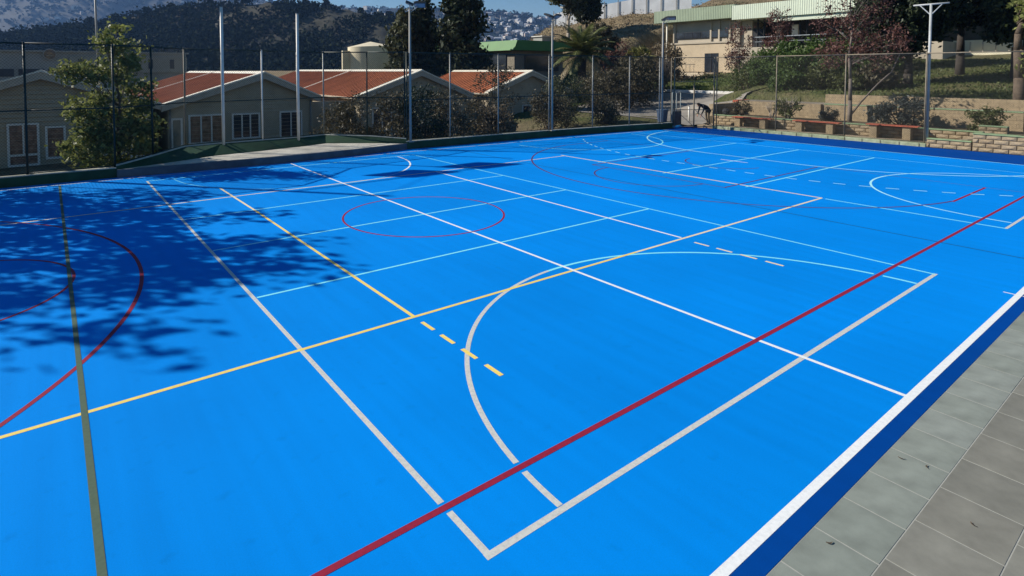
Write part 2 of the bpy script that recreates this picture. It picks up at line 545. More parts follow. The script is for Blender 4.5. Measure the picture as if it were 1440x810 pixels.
# ------------------------------------------------------------------ left kerb walls, platform and green bank
GREENWALL = mat('dark_green_wall_paint', (0.020, 0.062, 0.028), 0.7, 0.3, 2.0, bump=.3, bscale=20)
GREENTOP = mat('pale_concrete_cap', (0.42, 0.42, 0.36), 0.9, 0.2, 5)
def strip_wall(name, pts, z0, z1, thick, m, label, cap=None, cat='low wall'):
    """wall along a polyline, its court face on pts, its body behind (+Y)"""
    t = thing(name, (pts[0][0], pts[0][1], z0), label, cat)
    for i in range(len(pts) - 1):
        p, q = pts[i], pts[i + 1]
        b = MB()
        for za, zb, in ((z0, z1),):
            b.add([(p[0], p[1], za), (q[0], q[1], za), (q[0], q[1] + thick, za), (p[0], p[1] + thick, za),
                   (p[0], p[1] + .02, zb), (q[0], q[1] + .02, zb), (q[0], q[1] + thick, zb), (p[0], p[1] + thick, zb)],
                  [(0, 3, 2, 1), (4, 5, 6, 7), (0, 1, 5, 4), (1, 2, 6, 5), (2, 3, 7, 6), (3, 0, 4, 7)])
        b.build('wall_section', m, t)
        if cap:
            MB().add([(p[0], p[1] + .05, z1 + .002), (q[0], q[1] + .05, z1 + .002), (q[0], q[1] + thick + .03, z1 + .002), (p[0], p[1] + thick + .03, z1 + .002),
                      (p[0], p[1] + .05, z1 + .03), (q[0], q[1] + .05, z1 + .03), (q[0], q[1] + thick + .03, z1 + .03), (p[0], p[1] + thick + .03, z1 + .03)],
                     [(0, 3, 2, 1), (4, 5, 6, 7), (0, 1, 5, 4), (1, 2, 6, 5), (2, 3, 7, 6), (3, 0, 4, 7)]).build('cap', cap, t)
    return t
strip_wall('kerb_wall', [(-16, 9.42), (-5.16, 9.40)], -1.0, 0.27, 0.28, GREENWALL, 'dark green low wall under the fence beside the leafy tree', GREENTOP)
strip_wall('kerb_wall', [(5.12, 9.66), (9.3, 9.50), (13.2, 9.36), (16.6, 9.04), (21.5, 8.36)], -1.0, 0.30, 0.26, GREENWALL, 'long dark green low wall under the fence with three floodlights', GREENTOP)
CONC = mat('worn_concrete', (0.50, 0.47, 0.39), 0.9, 0.25, 1.6, bump=.3, bscale=14, rgb2=(0.66, 0.62, 0.52))
KERB = mat('slate_kerb_paint', (0.10, 0.115, 0.13), 0.8, 0.2, 3)
front = [(-5.15, 9.36), (-3.4, 9.24), (0.0, 9.20), (2.6, 9.34), (5.1, 9.70)]
back = [(-5.1, 9.9), (-3.3, 10.3), (-2.1, 10.85), (-0.4, 11.1), (1.5, 11.5), (2.5, 11.8), (5.0, 10.0)]
b = MB().prism(front + back[::-1], 'z', -0.3, 0.24)
platform = struct('platform', b, CONC)
for i in range(len(front) - 1):
    p, q = front[i], front[i + 1]
    MB().add([(p[0], p[1] - .035, 0), (q[0], q[1] - .035, 0), (q[0], q[1] + .09, 0), (p[0], p[1] + .09, 0),
              (p[0], p[1] - .03, .245), (q[0], q[1] - .03, .245), (q[0], q[1] + .09, .245), (p[0], p[1] + .09, .245)],
             [(0, 3, 2, 1), (4, 5, 6, 7), (0, 1, 5, 4), (1, 2, 6, 5), (2, 3, 7, 6), (3, 0, 4, 7)]).build('kerb', KERB, platform)
# sloping green bank behind the platform, carrying the alcove fence
lo = [(-5.16, 9.42), (-4.2, 9.78), (-3.3, 10.15), (-2.1, 10.75), (-0.4, 11.02), (1.5, 11.42), (2.45, 11.75), (3.9, 10.75), (5.12, 9.75)]
hi = [(-5.16, 9.60), (-4.1, 10.30), (-2.95, 11.35), (-1.7, 11.55), (-0.2, 11.75), (1.5, 12.0), (2.6, 12.35), (4.1, 11.1), (5.2, 9.92)]
hz = [0.33, 0.45, 0.56, 0.56, 0.55, 0.53, 0.52, 0.48, 0.40]
bank = thing('green_bank', (lo[0][0], lo[0][1], .2), 'low dark green painted bank curving behind the pale concrete platform', 'low wall')
for i in range(len(lo) - 1):
    p, q, s, t = lo[i], lo[i + 1], hi[i], hi[i + 1]
    MB().add([(p[0], p[1], -.3), (q[0], q[1], -.3), (t[0], t[1] + .25, -1), (s[0], s[1] + .25, -1),
              (p[0], p[1], .26), (q[0], q[1], .26), (t[0], t[1] - .1, hz[i + 1]), (s[0], s[1] - .1, hz[i]),
              (t[0], t[1] + .25, hz[i + 1]), (s[0], s[1] + .25, hz[i])],
             [(0, 3, 2, 1), (0, 1, 5, 4), (4, 5, 6, 7), (7, 6, 8, 9), (2, 3, 9, 8), (1, 2, 8, 6, 5), (3, 0, 4, 7, 9)]).build('bank_section', GREENWALL, bank)
    MB().beam((s[0], s[1] - .06, hz[i] + .012), (t[0], t[1] - .06, hz[i + 1] + .012), .035, n=4).build('edging', GREENTOP, bank)

# ------------------------------------------------------------------ fences
FDARK = mat('dark_green_fence_paint', (0.012, 0.03, 0.026), 0.5, 0.2, 6)
FGALV = mat('weathered_galvanised_steel', (0.26, 0.26, 0.24), 0.5, 0.25, 5, metal=.3)
FTAN = mat('rusty_tan_fence_paint', (0.20, 0.165, 0.115), 0.6, 0.3, 5)
FWIRE = mat('dark_fence_wire', (0.028, 0.036, 0.034), 0.6, 0.1, 4)
FWIRE2 = mat('tan_fence_wire', (0.06, 0.056, 0.045), 0.6, 0.1, 4)
WHITEP = mat('white_steel_paint', (0.70, 0.67, 0.60), 0.45, 0.1, 4)
def wires(p, q, z0a, z0b, z1, m, parent, s=0.085, r=0.0029):
    if m is FWIRE2: r = .0026
    """chain-link: straight diagonal wires in both directions, cut to the panel"""
    p, q = Vector((p[0], p[1], 0)), Vector((q[0], q[1], 0))
    L = (q - p).length; d = (q - p) / L
    z0 = max(z0a, z0b); Ht = z1 - z0
    nrm = Vector((-d.y, d.x, 0))
    V, F = [], []
    def wire(a0, b0, a1, b1):
        A = p + d * a0 + Vector((0, 0, z0 + b0)); B = p + d * a1 + Vector((0, 0, z0 + b1))
        t = (B - A).normalized(); c = t.cross(nrm)
        o = len(V)
        for X in (A, B):
            V.extend([X + nrm * r * 1.0, X - nrm * r * .5 + c * r * .87, X - nrm * r * .5 - c * r * .87])
        F.extend([(o, o + 1, o + 4, o + 3), (o + 1, o + 2, o + 5, o + 4), (o + 2, o, o + 3, o + 5)])
    k = -Ht
    while k < L:
        a0, a1 = max(k, 0), min(k + Ht, L)
        if a1 > a0 + .02:
            wire(a0, a0 - k, a1, a1 - k)
            wire(a0, Ht - (a0 - k), a1, Ht - (a1 - k))
        k += s
    me = bpy.data.meshes.new('wire_mesh')
    me.from_pydata([tuple(v) for v in V], [], F)
    o = link('wire_mesh', me, m, parent)
    o['kind'] = 'stuff'
    return o
def fence(label, pts, ztop, mid, post_mats, rail_mat, wire_mat, group=None, extra=(), rr=.026, pr=.032):
    """pts: list of (x, y, zbase); a post at each, rails and a wire panel between"""
    t = thing('chain_link_fence', pts[0], label, 'fence', group)
    for i, pnt in enumerate(pts):
        m = post_mats[i % len(post_mats)]
        if m:
            MB().beam((pnt[0], pnt[1], pnt[2] - .05), (pnt[0], pnt[1], ztop + .03), pr, n=8).build('post', m, t, True)
    for i in range(len(pts) - 1):
        p, q = pts[i], pts[i + 1]
        off = .0
        MB().beam((p[0], p[1], ztop), (q[0], q[1], ztop), rr, n=6).build('rail', rail_mat, t, True)
        if mid:
            MB().beam((p[0], p[1], mid), (q[0], q[1], mid), rr * .85, n=6).build('rail', rail_mat, t, True)
        MB().beam((p[0], p[1], p[2] + .06), (q[0], q[1], q[2] + .06), rr * .8, n=6).build('rail', rail_mat, t, True)
        wires(p, q, p[2] + .06, q[2] + .06, ztop, wire_mat, t)
    return t
fence('dark green chain link fence on the low wall around the leafy tree', [(-13.3, 9.57, .27), (-10.3, 9.57, .27), (-7.3, 9.57, .27), (-5.18, 9.56, .28)], 4.02, 2.12, [FDARK], FDARK, FWIRE)
fence('chain link fence bulging back round the pale concrete platform', [(-5.12, 9.62, .33), (-4.05, 10.38, .46), (-2.88, 11.45, .56), (-1.55, 11.62, .56), (-0.1, 11.80, .55), (1.35, 12.0, .53), (2.62, 12.4, .52), (4.05, 11.2, .48), (5.16, 9.96, .38)],
      4.02, 2.12, [None, FDARK, FTAN, FGALV, WHITEP, FGALV, FGALV, FDARK, FDARK], FDARK, FWIRE)
fence('long chain link fence with grey posts before the dark bushes', [(5.20, 9.86, .30), (7.3, 9.76, .30), (9.9, 9.65, .30), (13.0, 9.53, .30), (15.85, 9.28, .30), (18.4, 8.96, .30), (20.6, 8.65, .30), (21.55, 8.55, .30)],
      4.0, 2.02, [FDARK, FGALV, FGALV, FGALV, FGALV, FGALV, FGALV, FTAN], FDARK, FWIRE)
fence('tan chain link fence standing on the green kerb before the benches', [(23.32, 6.85, .13), (23.32, 3.56, .13), (23.32, 0.37, .13), (23.32, -2.72, .13), (23.32, -6.2, .75), (23.32, -9.6, .75)], 3.99, None, [FTAN], FTAN, FWIRE2)
# tall white posts of the ball-stop net
for x, y, top in ((-1.62, 11.42, 5.55), (1.30, 11.75, 5.5)):
    t = thing('net_post', (x, y, .35), 'tall white steel post before the brown curtained window group' if x < 0 else 'tall white steel post at the right end of the khaki bungalow', 'post', 'tall white posts at the platform')
    MB().beam((x, y, .35), (x, y, top), .055, n=12).build('shaft', WHITEP, t, True)
    MB().beam((x, y, top), (x, y, top + .03), .062, n=12).build('end_cap', FGALV, t, True)
    MB().box(x - .1, x + .1, y - .1, y + .1, .33, .37).build('base_plate', FGALV, t)

# floodlight poles
LAMPG = mat('floodlight_grey', (0.33, 0.315, 0.28), 0.55, 0.1, 5)
LAMPK = mat('floodlight_dark_housing', (0.05, 0.05, 0.05), 0.45, 0.1, 5)
LENS = mat('floodlight_glass', (0.35, 0.38, 0.42), 0.12, 0.05, 5, spec=.6)
def floodlight(x, y, z0, z1, label, heads, rot=0):
    t = thing('floodlight_pole', (x, y, z0), label, 'floodlight', 'floodlight poles')
    MB().beam((x, y, z0), (x, y, z1), .058, .045, n=12).build('pole', LAMPG, t, True)
    MB().box(x - .12, x + .12, y - .12, y + .12, z0 - .02, z0 + .02).build('base_plate', LAMPG, t)
    for k, (dx, dy, tilt) in enumerate(heads):
        e = (x + dx * .42, y + dy * .42, z1 + .16)
        MB().beam((x, y, z1 - .14), e, .02, n=6).build('arm', LAMPG, t)
        hd = MB().box(-.24, .24, -.17, .17, -.045, .045)
        o = hd.build('lamp_head', LAMPK, None, bevel=.015)
        l2 = MB().box(-.21, .21, -.14, .14, -.052, -.046).build('lens', LENS, None)
        l2.parent = o
        o.parent = t
        o.location = (e[0] - x, e[1] - y, e[2] - z0 + .03)
        o.rotation_euler = (tilt, 0, math.atan2(dy, dx) + rot)
    return t
floodlight(5.32, 9.78, .30, 5.78, 'twin headed floodlight pole before the red roof and dark evergreen trees', [(.8, -.6, -.5), (-.5, -.85, -.4)])
floodlight(13.1, 9.42, .32, 5.72, 'twin headed floodlight pole before the palm and green roofed building', [(.85, .2, -.5), (-.85, -.3, -.4)])
floodlight(20.75, 8.58, .32, 5.95, 'twin headed floodlight pole beside the gate before the dry hillside', [(.85, .3, -.5), (.5, -.9, -.4)])
# T pole on the far side
t = thing('floodlight_pole', (23.42, -2.78, .3), 'pale blue grey pole with braced crossbar and no lamps rising over the benches', 'floodlight', 'floodlight poles')
BLUEG = mat('pale_blue_grey_steel', (0.42, 0.43, 0.42), 0.45, 0.15, 4)
MB().beam((23.42, -2.78, .12), (23.42, -2.78, 6.06), .06, .05, n=12).build('pole', BLUEG, t, True)
MB().beam((23.35, -3.42, 6.06), (23.49, -2.14, 6.06), .035, n=8).build('crossbar', BLUEG, t, True)
for s in (-1, 1):
    MB().beam((23.42, -2.78, 5.6), (23.42 + .04 * s, -2.78 + .4 * s, 6.04), .022, n=6).build('brace', BLUEG, t)

# ------------------------------------------------------------------ prefabricated houses behind the left fence
SIDING = mat('khaki_grey_siding', (0.44, 0.37, 0.26), 0.8, 0.12, 1.5)
TRIM = mat('grey_brown_trim', (0.48, 0.42, 0.33), 0.75, 0.1, 3)
FLASH = mat('cream_flashing', (0.80, 0.74, 0.60), 0.5, 0.1, 3)
ROOFR = mat('brick_red_roof_sheet', (0.40, 0.125, 0.045), 0.6, 0.22, 0.9, detail=6)
WFRAME = mat('pale_window_frame', (0.74, 0.71, 0.64), 0.5, 0.08, 3)
PANE = mat('window_with_brown_curtain', (0.22, 0.10, 0.06), 0.25, 0.5, 5, spec=.5, rgb2=(0.36, 0.20, 0.13))
PANED = mat('dark_window_pane', (0.03, 0.035, 0.045), 0.1, 0.3, 2, spec=.6)
DOORM = mat('khaki_door_paint', (0.21, 0.195, 0.14), 0.6, 0.1, 4)
PIPE = mat('grey_downpipe', (0.22, 0.21, 0.19), 0.5, 0.1, 4)
def window(parent, x0, x1, z0, z1, Y, mull=2, low=None, pane=PANE):
    w = MB()
    fr = .09
    w.box(x0 - fr, x1 + fr, Y - .05, Y + .02, z1, z1 + fr).box(x0 - fr, x1 + fr, Y - .07, Y + .02, z0 - fr, z0)
    w.box(x0 - fr, x0, Y - .05, Y + .02, z0, z1).box(x1, x1 + fr, Y - .05, Y + .02, z0, z1)
    o = w.build('window', WFRAME, parent)
    zs = [z0, z1] if low is None else [z0, low, z1]
    if low: MB().box(x0, x1, Y - .045, Y + .02, low - .045, low + .045).build('transom', WFRAME, o)
    for k in range(1, mull):
        x = x0 + (x1 - x0) * k / mull
        MB().box(x - .035, x + .035, Y - .043, Y + .02, (low or z0) + .046 if low else z0, z1).build('mullion', WFRAME, o)
    for i in range(len(zs) - 1):
        n = mull if (low is None or i == 1) else 1
        for k in range(n):
            a = x0 + (x1 - x0) * k / n; c = x0 + (x1 - x0) * (k + 1) / n
            MB().box(a, c, Y - .012, Y + .01, zs[i], zs[i + 1]).build('pane', pane, o)
    return o
def house(label, apex, el, er, Y, L, wins, doors=(), pipes=(), z0=-1.0, seam=None):
    t = thing('bungalow', (apex[0], Y, z0), label, 'house', 'red roofed bungalows behind the fence')
    ov = .35
    ax, az = apex; lx, lz = el; rx, rz = er
    sl = (az - lz) / (ax - lx); sr = (az - rz) / (rx - ax)
    wlx, wrx = lx + ov, rx - ov
    d = .14
    MB().prism([(wlx, z0), (wrx, z0), (wrx, rz + sr * ov - d), (ax, az - d), (wlx, lz + sl * ov - d)], 'y', Y, Y + L).build('wall', SIDING, t)
    # clapboards on the gable front
    b = MB(); z = z0; hgt = .2
    while z < az - d - .1:
        zt = min(z + hgt, az - d - .02)
        def ext(zz):
            a = wlx if zz <= lz + sl * ov - d else ax - (az - d - zz) / sl
            c = wrx if zz <= rz + sr * ov - d else ax + (az - d - zz) / sr
            return a, c
        a0, c0 = ext(zt)
        b.add([(a0, Y - .065, z), (c0, Y - .065, z), (c0, Y - .004, zt), (a0, Y - .004, zt), (a0, Y, z), (c0, Y, z), (c0, Y, zt), (a0, Y, zt)],
              [(0, 1, 2, 3), (0, 4, 5, 1), (3, 2, 6, 7), (0, 3, 7, 4), (1, 5, 6, 2)])
        z += hgt
    o = b.build('siding', SIDING, t); o['kind'] = 'stuff'
    # roof slopes of ribbed sheet
    for (ex, ez, sgn) in ((lx, lz, -1), (rx, rz, 1)):
        V, F = [], []
        y = Y - .35; yend = Y + L + .35; pitch = .46
        prof = [(0, 0), (.30, 0), (.335, .045), (.425, .045), (.46, 0)]
        ln = math.hypot(ex - ax, az - ez); nx = sgn * (az - ez) / ln; nzv = abs(ex - ax) / ln
        pr_ = []
        while y < yend:
            for a, hh in prof[:-1]:
                pr_.append((min(y + a, yend), hh))
            y += pitch
        for yy, hh in pr_:
            for (bx, bz) in ((ax, az), (ex, ez)):
                V.append((bx + nx * hh, yy, bz + nzv * hh))
        m_ = len(pr_)
        for i in range(m_ - 1):
            F.append((2 * i, 2 * i + 2, 2 * i + 3, 2 * i + 1))
        base = len(V)
        V += [(ax, Y - .35, az - .06), (ex, Y - .35, ez - .06), (ax, yend, az - .06), (ex, yend, ez - .06)]
        F += [(base, base + 1, base + 3, base + 2), (0, 1, base + 1, base), (1, 2 * m_ - 1, base + 3, base + 1)]
        MB().add(V, F).build('roof_slope', ROOFR, t)
        # barge board and its pale flashing
        yb = Y - .36
        MB().add([(ax, yb - .03, az - .02), (ex, yb - .03, ez - .02), (ex, yb - .03, ez - .30), (ax, yb - .03, az - .32),
                  (ax, yb, az - .02), (ex, yb, ez - .02), (ex, yb, ez - .30), (ax, yb, az - .32)],
                 [(0, 1, 2, 3), (4, 7, 6, 5), (0, 4, 5, 1), (3, 2, 6, 7), (1, 5, 6, 2), (0, 3, 7, 4)]).build('barge_board', TRIM, t)
        MB().add([(ax, yb - .06, az - .01), (ex, yb - .06, ez - .01), (ex, yb - .06, ez + .07), (ax, yb - .06, az + .07),
                  (ax, yb + .42, az - .01), (ex, yb + .42, ez - .01), (ex, yb + .42, ez + .07), (ax, yb + .42, az + .07)],
                 [(0, 1, 2, 3), (4, 7, 6, 5), (3, 2, 6, 7), (1, 5, 6, 2), (0, 3, 7, 4), (0, 4, 5, 1)]).build('flashing', FLASH, t)
        MB().box(min(ex, ex + sgn * .1), max(ex, ex + sgn * .1), Y - .33, Y + L + .3, ez - .1, ez - .01).build('gutter', TRIM, t)
    MB().prism([(ax - .28, az - .28 * sl + .055), (ax, az + .10), (ax + .28, az - .28 * sr + .055), (ax, az + .02)], 'y', Y - .4, Y + L + .4).build('ridge_cap', FLASH, t)
    if seam:
        y = Y + L * seam
        MB().add([(ax, y, az + .05), (lx, y, lz + .05), (lx, y + .16, lz + .05), (ax, y + .16, az + .05), (ax, y, az + .1), (lx, y, lz + .1), (lx, y + .16, lz + .1), (ax, y + .16, az + .1)],
                 [(0, 3, 2, 1), (4, 5, 6, 7), (0, 1, 5, 4), (1, 2, 6, 5), (2, 3, 7, 6), (3, 0, 4, 7)]).build('roof_seam', FLASH, t)
    for w in wins: window(t, *w[:4], Y - .05, *w[4:])
    for x0, x1, za, zb in doors:
        o = MB().box(x0, x1, Y - .09, Y + .01, za, zb).build('door', DOORM, t)
        MB().box(x0 - .09, x0, Y - .11, Y, za, zb).box(x1, x1 + .09, Y - .11, Y, za, zb).box(x0 - .09, x1 + .09, Y - .11, Y, zb, zb + .09).build('door_frame', WFRAME, o)
        MB().box(x0 + .08, x0 + .14, Y - .15, Y - .09, za + .95, za + 1.05).build('handle', FGALV, o)
    for x, zt in pipes:
        MB().beam((x, Y - .1, z0), (x, Y - .1, zt), .05, n=8).build('downpipe', PIPE, t, True)
    return t
YH = 21.0
house('khaki clapboard bungalow with brown curtained windows left of the leafy tree', (-7.0, 3.2), (-11.4, 1.75), (-2.32, 1.62), YH, 11,
      [(-8.15, -7.2, -.85, .86, 2, -.45), (-6.82, -6.24, -.62, .68, 1), (-9.9, -8.75, -.62, .8, 2), (-3.55, -2.75, -.85, .86, 1, -.45)])
house('khaki bungalow with a door and three white framed window groups under red roof', (2.65, 3.12), (-2.35, 1.52), (5.75, 1.78), YH, 19.5,
      [(-1.0, .5, -.42, .92, 3), (1.08, 2.36, -.30, .90, 3, None, PANED), (3.58, 4.68, -.48, .92, 2, None, PANED)], [(-2.05 + .25, -1.45, -.95, .78)], [(-1.92, 1.5), (5.25, 1.6)], seam=.55)
house('khaki bungalow whose red roof rises over dark bushes beside the floodlight', (12.5, 3.24), (7.95, 1.66), (16.6, 1.62), YH, 22,
      [(9.2, 10.4, -.4, .9, 2, None, PANED), (13.4, 14.6, -.4, .9, 2, None, PANED)], (), [(8.4, 1.6)], seam=.45)
house('khaki bungalow with bright ribbed red roof below the green roofed building', (22.0, 3.2), (17.8, 1.68), (26.2, 1.66), YH, 9.5,
      [(21.32, 21.95, -.55, .66, 1, None, PANED), (23.35, 23.85, -.05, .7, 1, None, PANED)], ())

for (x0, x1, lab) in ((5.5, 8.25, 'khaki boarded yard wall between the door bungalow and the next one'), (16.3, 18.1, 'khaki boarded yard wall before the bright ribbed roof')):
    t = thing('yard_wall', (x0, YH + 1.2, -1), lab, 'wall')
    for k in range(15):
        z = -1 + .16 * k
        MB().add([(x0, YH + 1.17, z), (x1, YH + 1.17, z), (x1, YH + 1.195, z + .16), (x0, YH + 1.195, z + .16), (x0, YH + 1.25, z), (x1, YH + 1.25, z), (x1, YH + 1.25, z + .16), (x0, YH + 1.25, z + .16)],
                 [(0, 1, 2, 3), (0, 4, 5, 1), (3, 2, 6, 7), (0, 3, 7, 4), (1, 5, 6, 2), (4, 7, 6, 5)]).build('board', SIDING, t)

# ------------------------------------------------------------------ buildings farther back on the left
GREYW = mat('grey_rendered_wall', (0.34, 0.34, 0.31), 0.9, 0.12, .4)
GREYD = mat('dark_grey_band', (0.05, 0.055, 0.065), 0.5, 0.2, .5)
t = thing('institution_building', (-1, 75, -1), 'long flat grey building with an oval sign behind the bungalows', 'building')
MB().box(-30, 8.4, 75, 88, -1.5, 5.45).build('wall', GREYW, t)
MB().box(-30.3, 8.7, 74.7, 88.3, 5.45, 5.65).build('roof', GREYW, t)
for k in range(9):
    MB().box(-29 + 2.8 * k, -26.6 + 2.8 * k, 74.9, 75.05, 2.55, 3.45).build('window', GREYD, t)
MB().box(-4.5, 8.45, 74.6, 75.0, 3.0, 5.0).build('wall_panel', mat('brownish_grey_wall', (0.36, 0.34, 0.28), .9, .15, .5), t)
for k in range(5):
    MB().box(-3.6 + 2.5 * k, -3.1 + 2.5 * k, 74.5, 74.62, 3.5, 4.7).build('window', GREYD, t)
sg = thing('oval_sign', (-6.4, 74.8, 5.2), 'oval sign with pale rim on the grey building', 'sign')
def disc(x, z, rx, rz, Y, d, m, name, p, n=32):
    MB().prism([(x + rx * math.cos(2 * math.pi * k / n), z + rz * math.sin(2 * math.pi * k / n)) for k in range(n)], 'y', Y - d, Y).build(name, m, p)
disc(-6.4, 5.2, .66, .66, 74.68, .08, mat('sign_rim', (0.42, 0.42, 0.40), .6, .05, 2), 'rim', sg)
disc(-6.4, 5.2, .58, .58, 74.6, .03, mat('sign_face', (0.17, 0.15, 0.12), .6, .4, 3, rgb2=(0.33, 0.22, 0.12)), 'face', sg)
MB().box(-6.75, -6.05, 74.54, 74.57, 5.0, 5.06).build('emblem_bar', mat('sign_mark', (0.5, 0.42, 0.3), .6, .1, 4), sg)
disc(-6.4, 5.3, .22, .16, 74.57, .02, mat('sign_emblem', (0.38, 0.26, 0.14), .6, .1, 4), 'emblem', sg)

t = thing('street_lamp', (-2.5, 60.5, -1), 'slim grey lamp pole rising behind the leafy tree', 'lamp post')
MB().beam((-2.4, 60.4, -1), (-2.55, 60.8, 12.5), .13, .09, n=10).build('pole', LAMPG, t, True)
MB().beam((-2.55, 60.8, 12.5), (-1.0, 60.2, 13.0), .06, n=8).build('arm', LAMPG, t, True)
MB().box(-1.3, -.6, 60.0, 60.4, 12.95, 13.1).build('lamp_head', LAMPG, t)

# round tower
TANST = mat('warm_tan_stucco', (0.70, 0.61, 0.43), 0.9, 0.1, .8, bump=.3, bscale=10)
t = thing('round_tower', (24.9, 53, -1), 'squat round tan building with sloping top beside the evergreens', 'building')
n = 40; vs, fs = [], []
for k in range(n):
    a = 2 * math.pi * k / n
    c, s_ = math.cos(a), math.sin(a)
    vs.append((24.9 + 2.7 * c, 53 + 2.7 * s_, -1.5))
for k in range(n):
    a = 2 * math.pi * k / n
    c, s_ = math.cos(a), math.sin(a)
    vs.append((24.9 + 2.7 * c, 53 + 2.7 * s_, 6.15 + .35 * c * .3))
vs.append((24.9, 53, 6.75))
fs = [(k, (k + 1) % n, n + (k + 1) % n, n + k) for k in range(n)]
MB().add(vs, fs).build('wall', TANST, t, True)
MB().add(vs[n:], [(k, (k + 1) % n, n) for k in range(n)]).build('roof', TANST, t, True)
t2 = thing('parapet_wall', (21.6, 53, -1), 'low tan wall at the left foot of the round building', 'wall')
MB().box(21.3, 23.0, 53.0, 53.3, -1.5, 5.6).build('wall', TANST, t2)

# green roofed building
GRF = mat('green_roof_sheet', (0.075, 0.21, 0.055), 0.6, 0.1, 1)
BEIGE = mat('beige_block_wall', (0.26, 0.23, 0.18), 0.9, 0.12, 1.2, bump=.3, bscale=8)
t = thing('green_roofed_building', (30, 36, 0), 'low building with dark windows under a green metal fascia', 'building')
MB().box(27.2, 29.9, 38.5, 46, -1, 5.2).build('wall', BEIGE, t)
MB().box(29.9, 36.5, 32.0, 46, -1, 5.2).build('wall', BEIGE, t)
MB().box(26.6, 29.25, 37.8, 46.6, 5.2, 6.2).build('roof_fascia', GRF, t)
MB().prism([(29.26, 5.22), (37.2, 5.22), (37.2, 6.2), (29.66, 6.2)], 'y', 31.3, 46.6).build('roof_fascia', GRF, t)
for x0, x1 in ((27.5, 29.3),):
    MB().box(x0, x1, 38.4, 38.49, 3.6, 4.7).build('window', PANED, t)
MB().box(29.8, 29.89, 33.2, 37.4, 3.4, 4.9).build('window', PANED, t)
MB().box(31.2, 35.8, 31.9, 31.99, 3.2, 4.8).build('window', PANED, t)

# ------------------------------------------------------------------ far end: kerb, path, block walls, benches, beds
GKERB = mat('faded_green_kerb_paint', (0.26, 0.31, 0.17), 0.8, 0.3, 3, bump=.2, rgb2=(0.42, 0.46, 0.31))
PATH = mat('tan_dusty_path', (0.30, 0.235, 0.16), 0.95, 0.25, 2, bump=.4)
SOIL = mat('bed_soil', (0.11, 0.085, 0.055), 0.95, 0.3, 2, bump=.6, rgb2=(0.19, 0.15, 0.09))
kerb = struct('kerb', MB().box(23.15, 23.60, -2.82, 7.0, -.2, .15), GKERB, bevel=.02)
y = -2.82
for k in range(14):
    MB().box(23.135, 23.155, -2.6 + .72 * k, -2.58 + .72 * k, 0, .145).build('joint', SOIL, kerb)
struct('path', MB().box(23.6, 25.3, -12, 8.2, -.2, .10), PATH)
struct('bed', MB().box(25.0, 28.1, -12, 8.3, -.2, .54), SOIL)
struct('upper_path', MB().box(28.3, 29.4, -12, 8.0, -.2, 1.40), mat('grey_brown_path', (0.22, 0.19, 0.15), .95, .2, 2))

STONE = [mat('tan_split_block_%d' % i, c, 0.9, 0.2, 5, bump=.9, bscale=16) for i, c in enumerate([(0.34, 0.26, 0.16), (0.32, 0.245, 0.15), (0.36, 0.28, 0.18), (0.30, 0.225, 0.14), (0.335, 0.26, 0.17)])]
MORT = mat('dark_mortar', (0.25, 0.195, 0.13), .95, .2, 6)
GCAP = mat('green_cap_paint', (0.25, 0.33, 0.18), .8, .2, 3)
def block_mesh(L, Hh, D, m):
    b = MB()
    j = lambda s: random.uniform(-s, s)
    # split-face block, front towards -X
    f = -D
    vs = [(0, 0, 0), (0, L, 0), (0, L, Hh), (0, 0, Hh),
          (f, .015, .012), (f + j(.008), L - .015, .012), (f + j(.008), L - .015, Hh - .012), (f, .015, Hh - .012),
          (f - .022 + j(.008), L * .33, Hh * .4), (f - .02 + j(.008), L * .68, Hh * .6)]
    fs = [(0, 1, 2, 3), (0, 4, 5, 1), (1, 5, 6, 2), (2, 6, 7, 3), (3, 7, 4, 0), (4, 8, 5), (8, 9, 5), (5, 9, 6), (6, 9, 7), (9, 8, 7), (7, 8, 4)]
    me = b.add(vs, fs).mesh('block'); me.materials.append(m)
    return me
BL, BH = .46, .172
BLOCKS = [block_mesh(BL - .007, BH - .006, .035, STONE[i % 5]) for i in range(10)]
HALF = [block_mesh(BL / 2 - .012, BH - .01, .05, STONE[i % 5]) for i in range(5)]
def block_wall(label, X, y0, y1, z0, courses, gaps=(), cap=None, depth=.24, joined=False):
    t = thing('block_wall', (X, (y0 + y1) / 2, z0), label, 'wall')
    ztop = z0 + courses * BH
    segs = []
    a = y0
    for g0, g1 in sorted(gaps):
        segs.append((a, g0)); a = g1
    segs.append((a, y1))
    for (a, c) in segs:
        MB().box(X, X + depth, a, c, z0 - .1, ztop).build('core', MORT, t)
        bj = MB()
        for k in range(courses):
            yy = a + (0 if k % 2 == 0 else -BL / 2)
            while yy < c - .05:
                s0, s1 = max(yy, a), min(yy + BL, c)
                if s1 - s0 > .08:
                    z = z0 + k * BH + .005
                    if joined:
                        d = X - .05 + random.uniform(-.006, .006)
                        bj.box(d, X - .001, s0 + .003, s1 - .003, z - .002, z + BH - .008)
                    else:
                        src = random.choice(BLOCKS)
                        o = link('block', src, None, t)
                        o.location = (X - .002 - t.location.x + t.location.x, s0 + .003, z - .002)
                        o.scale = (1 + random.uniform(-.1, .12), (s1 - s0) / BL, 1)
                yy += BL
        if joined:
            o = bj.build('block_facing', STONE[0], t); o['kind'] = 'stuff'
        if cap:
            MB().box(X - .07, X + depth, a, c, ztop + .001, ztop + .05).build('cap', cap, t, bevel=.01)
    return t
B1, B2, B3 = (6.5, 4.35), (3.2, 1.0), (-.15, -2.2)
block_wall('long low tan block wall behind the three red benches', 24.95, -4.3, 8.0, .10, 3, cap=GCAP)
block_wall('low tan block wall with green cap at the foot of the braced pole', 23.22, -4.32, -2.84, 0.0, 2, cap=GCAP)
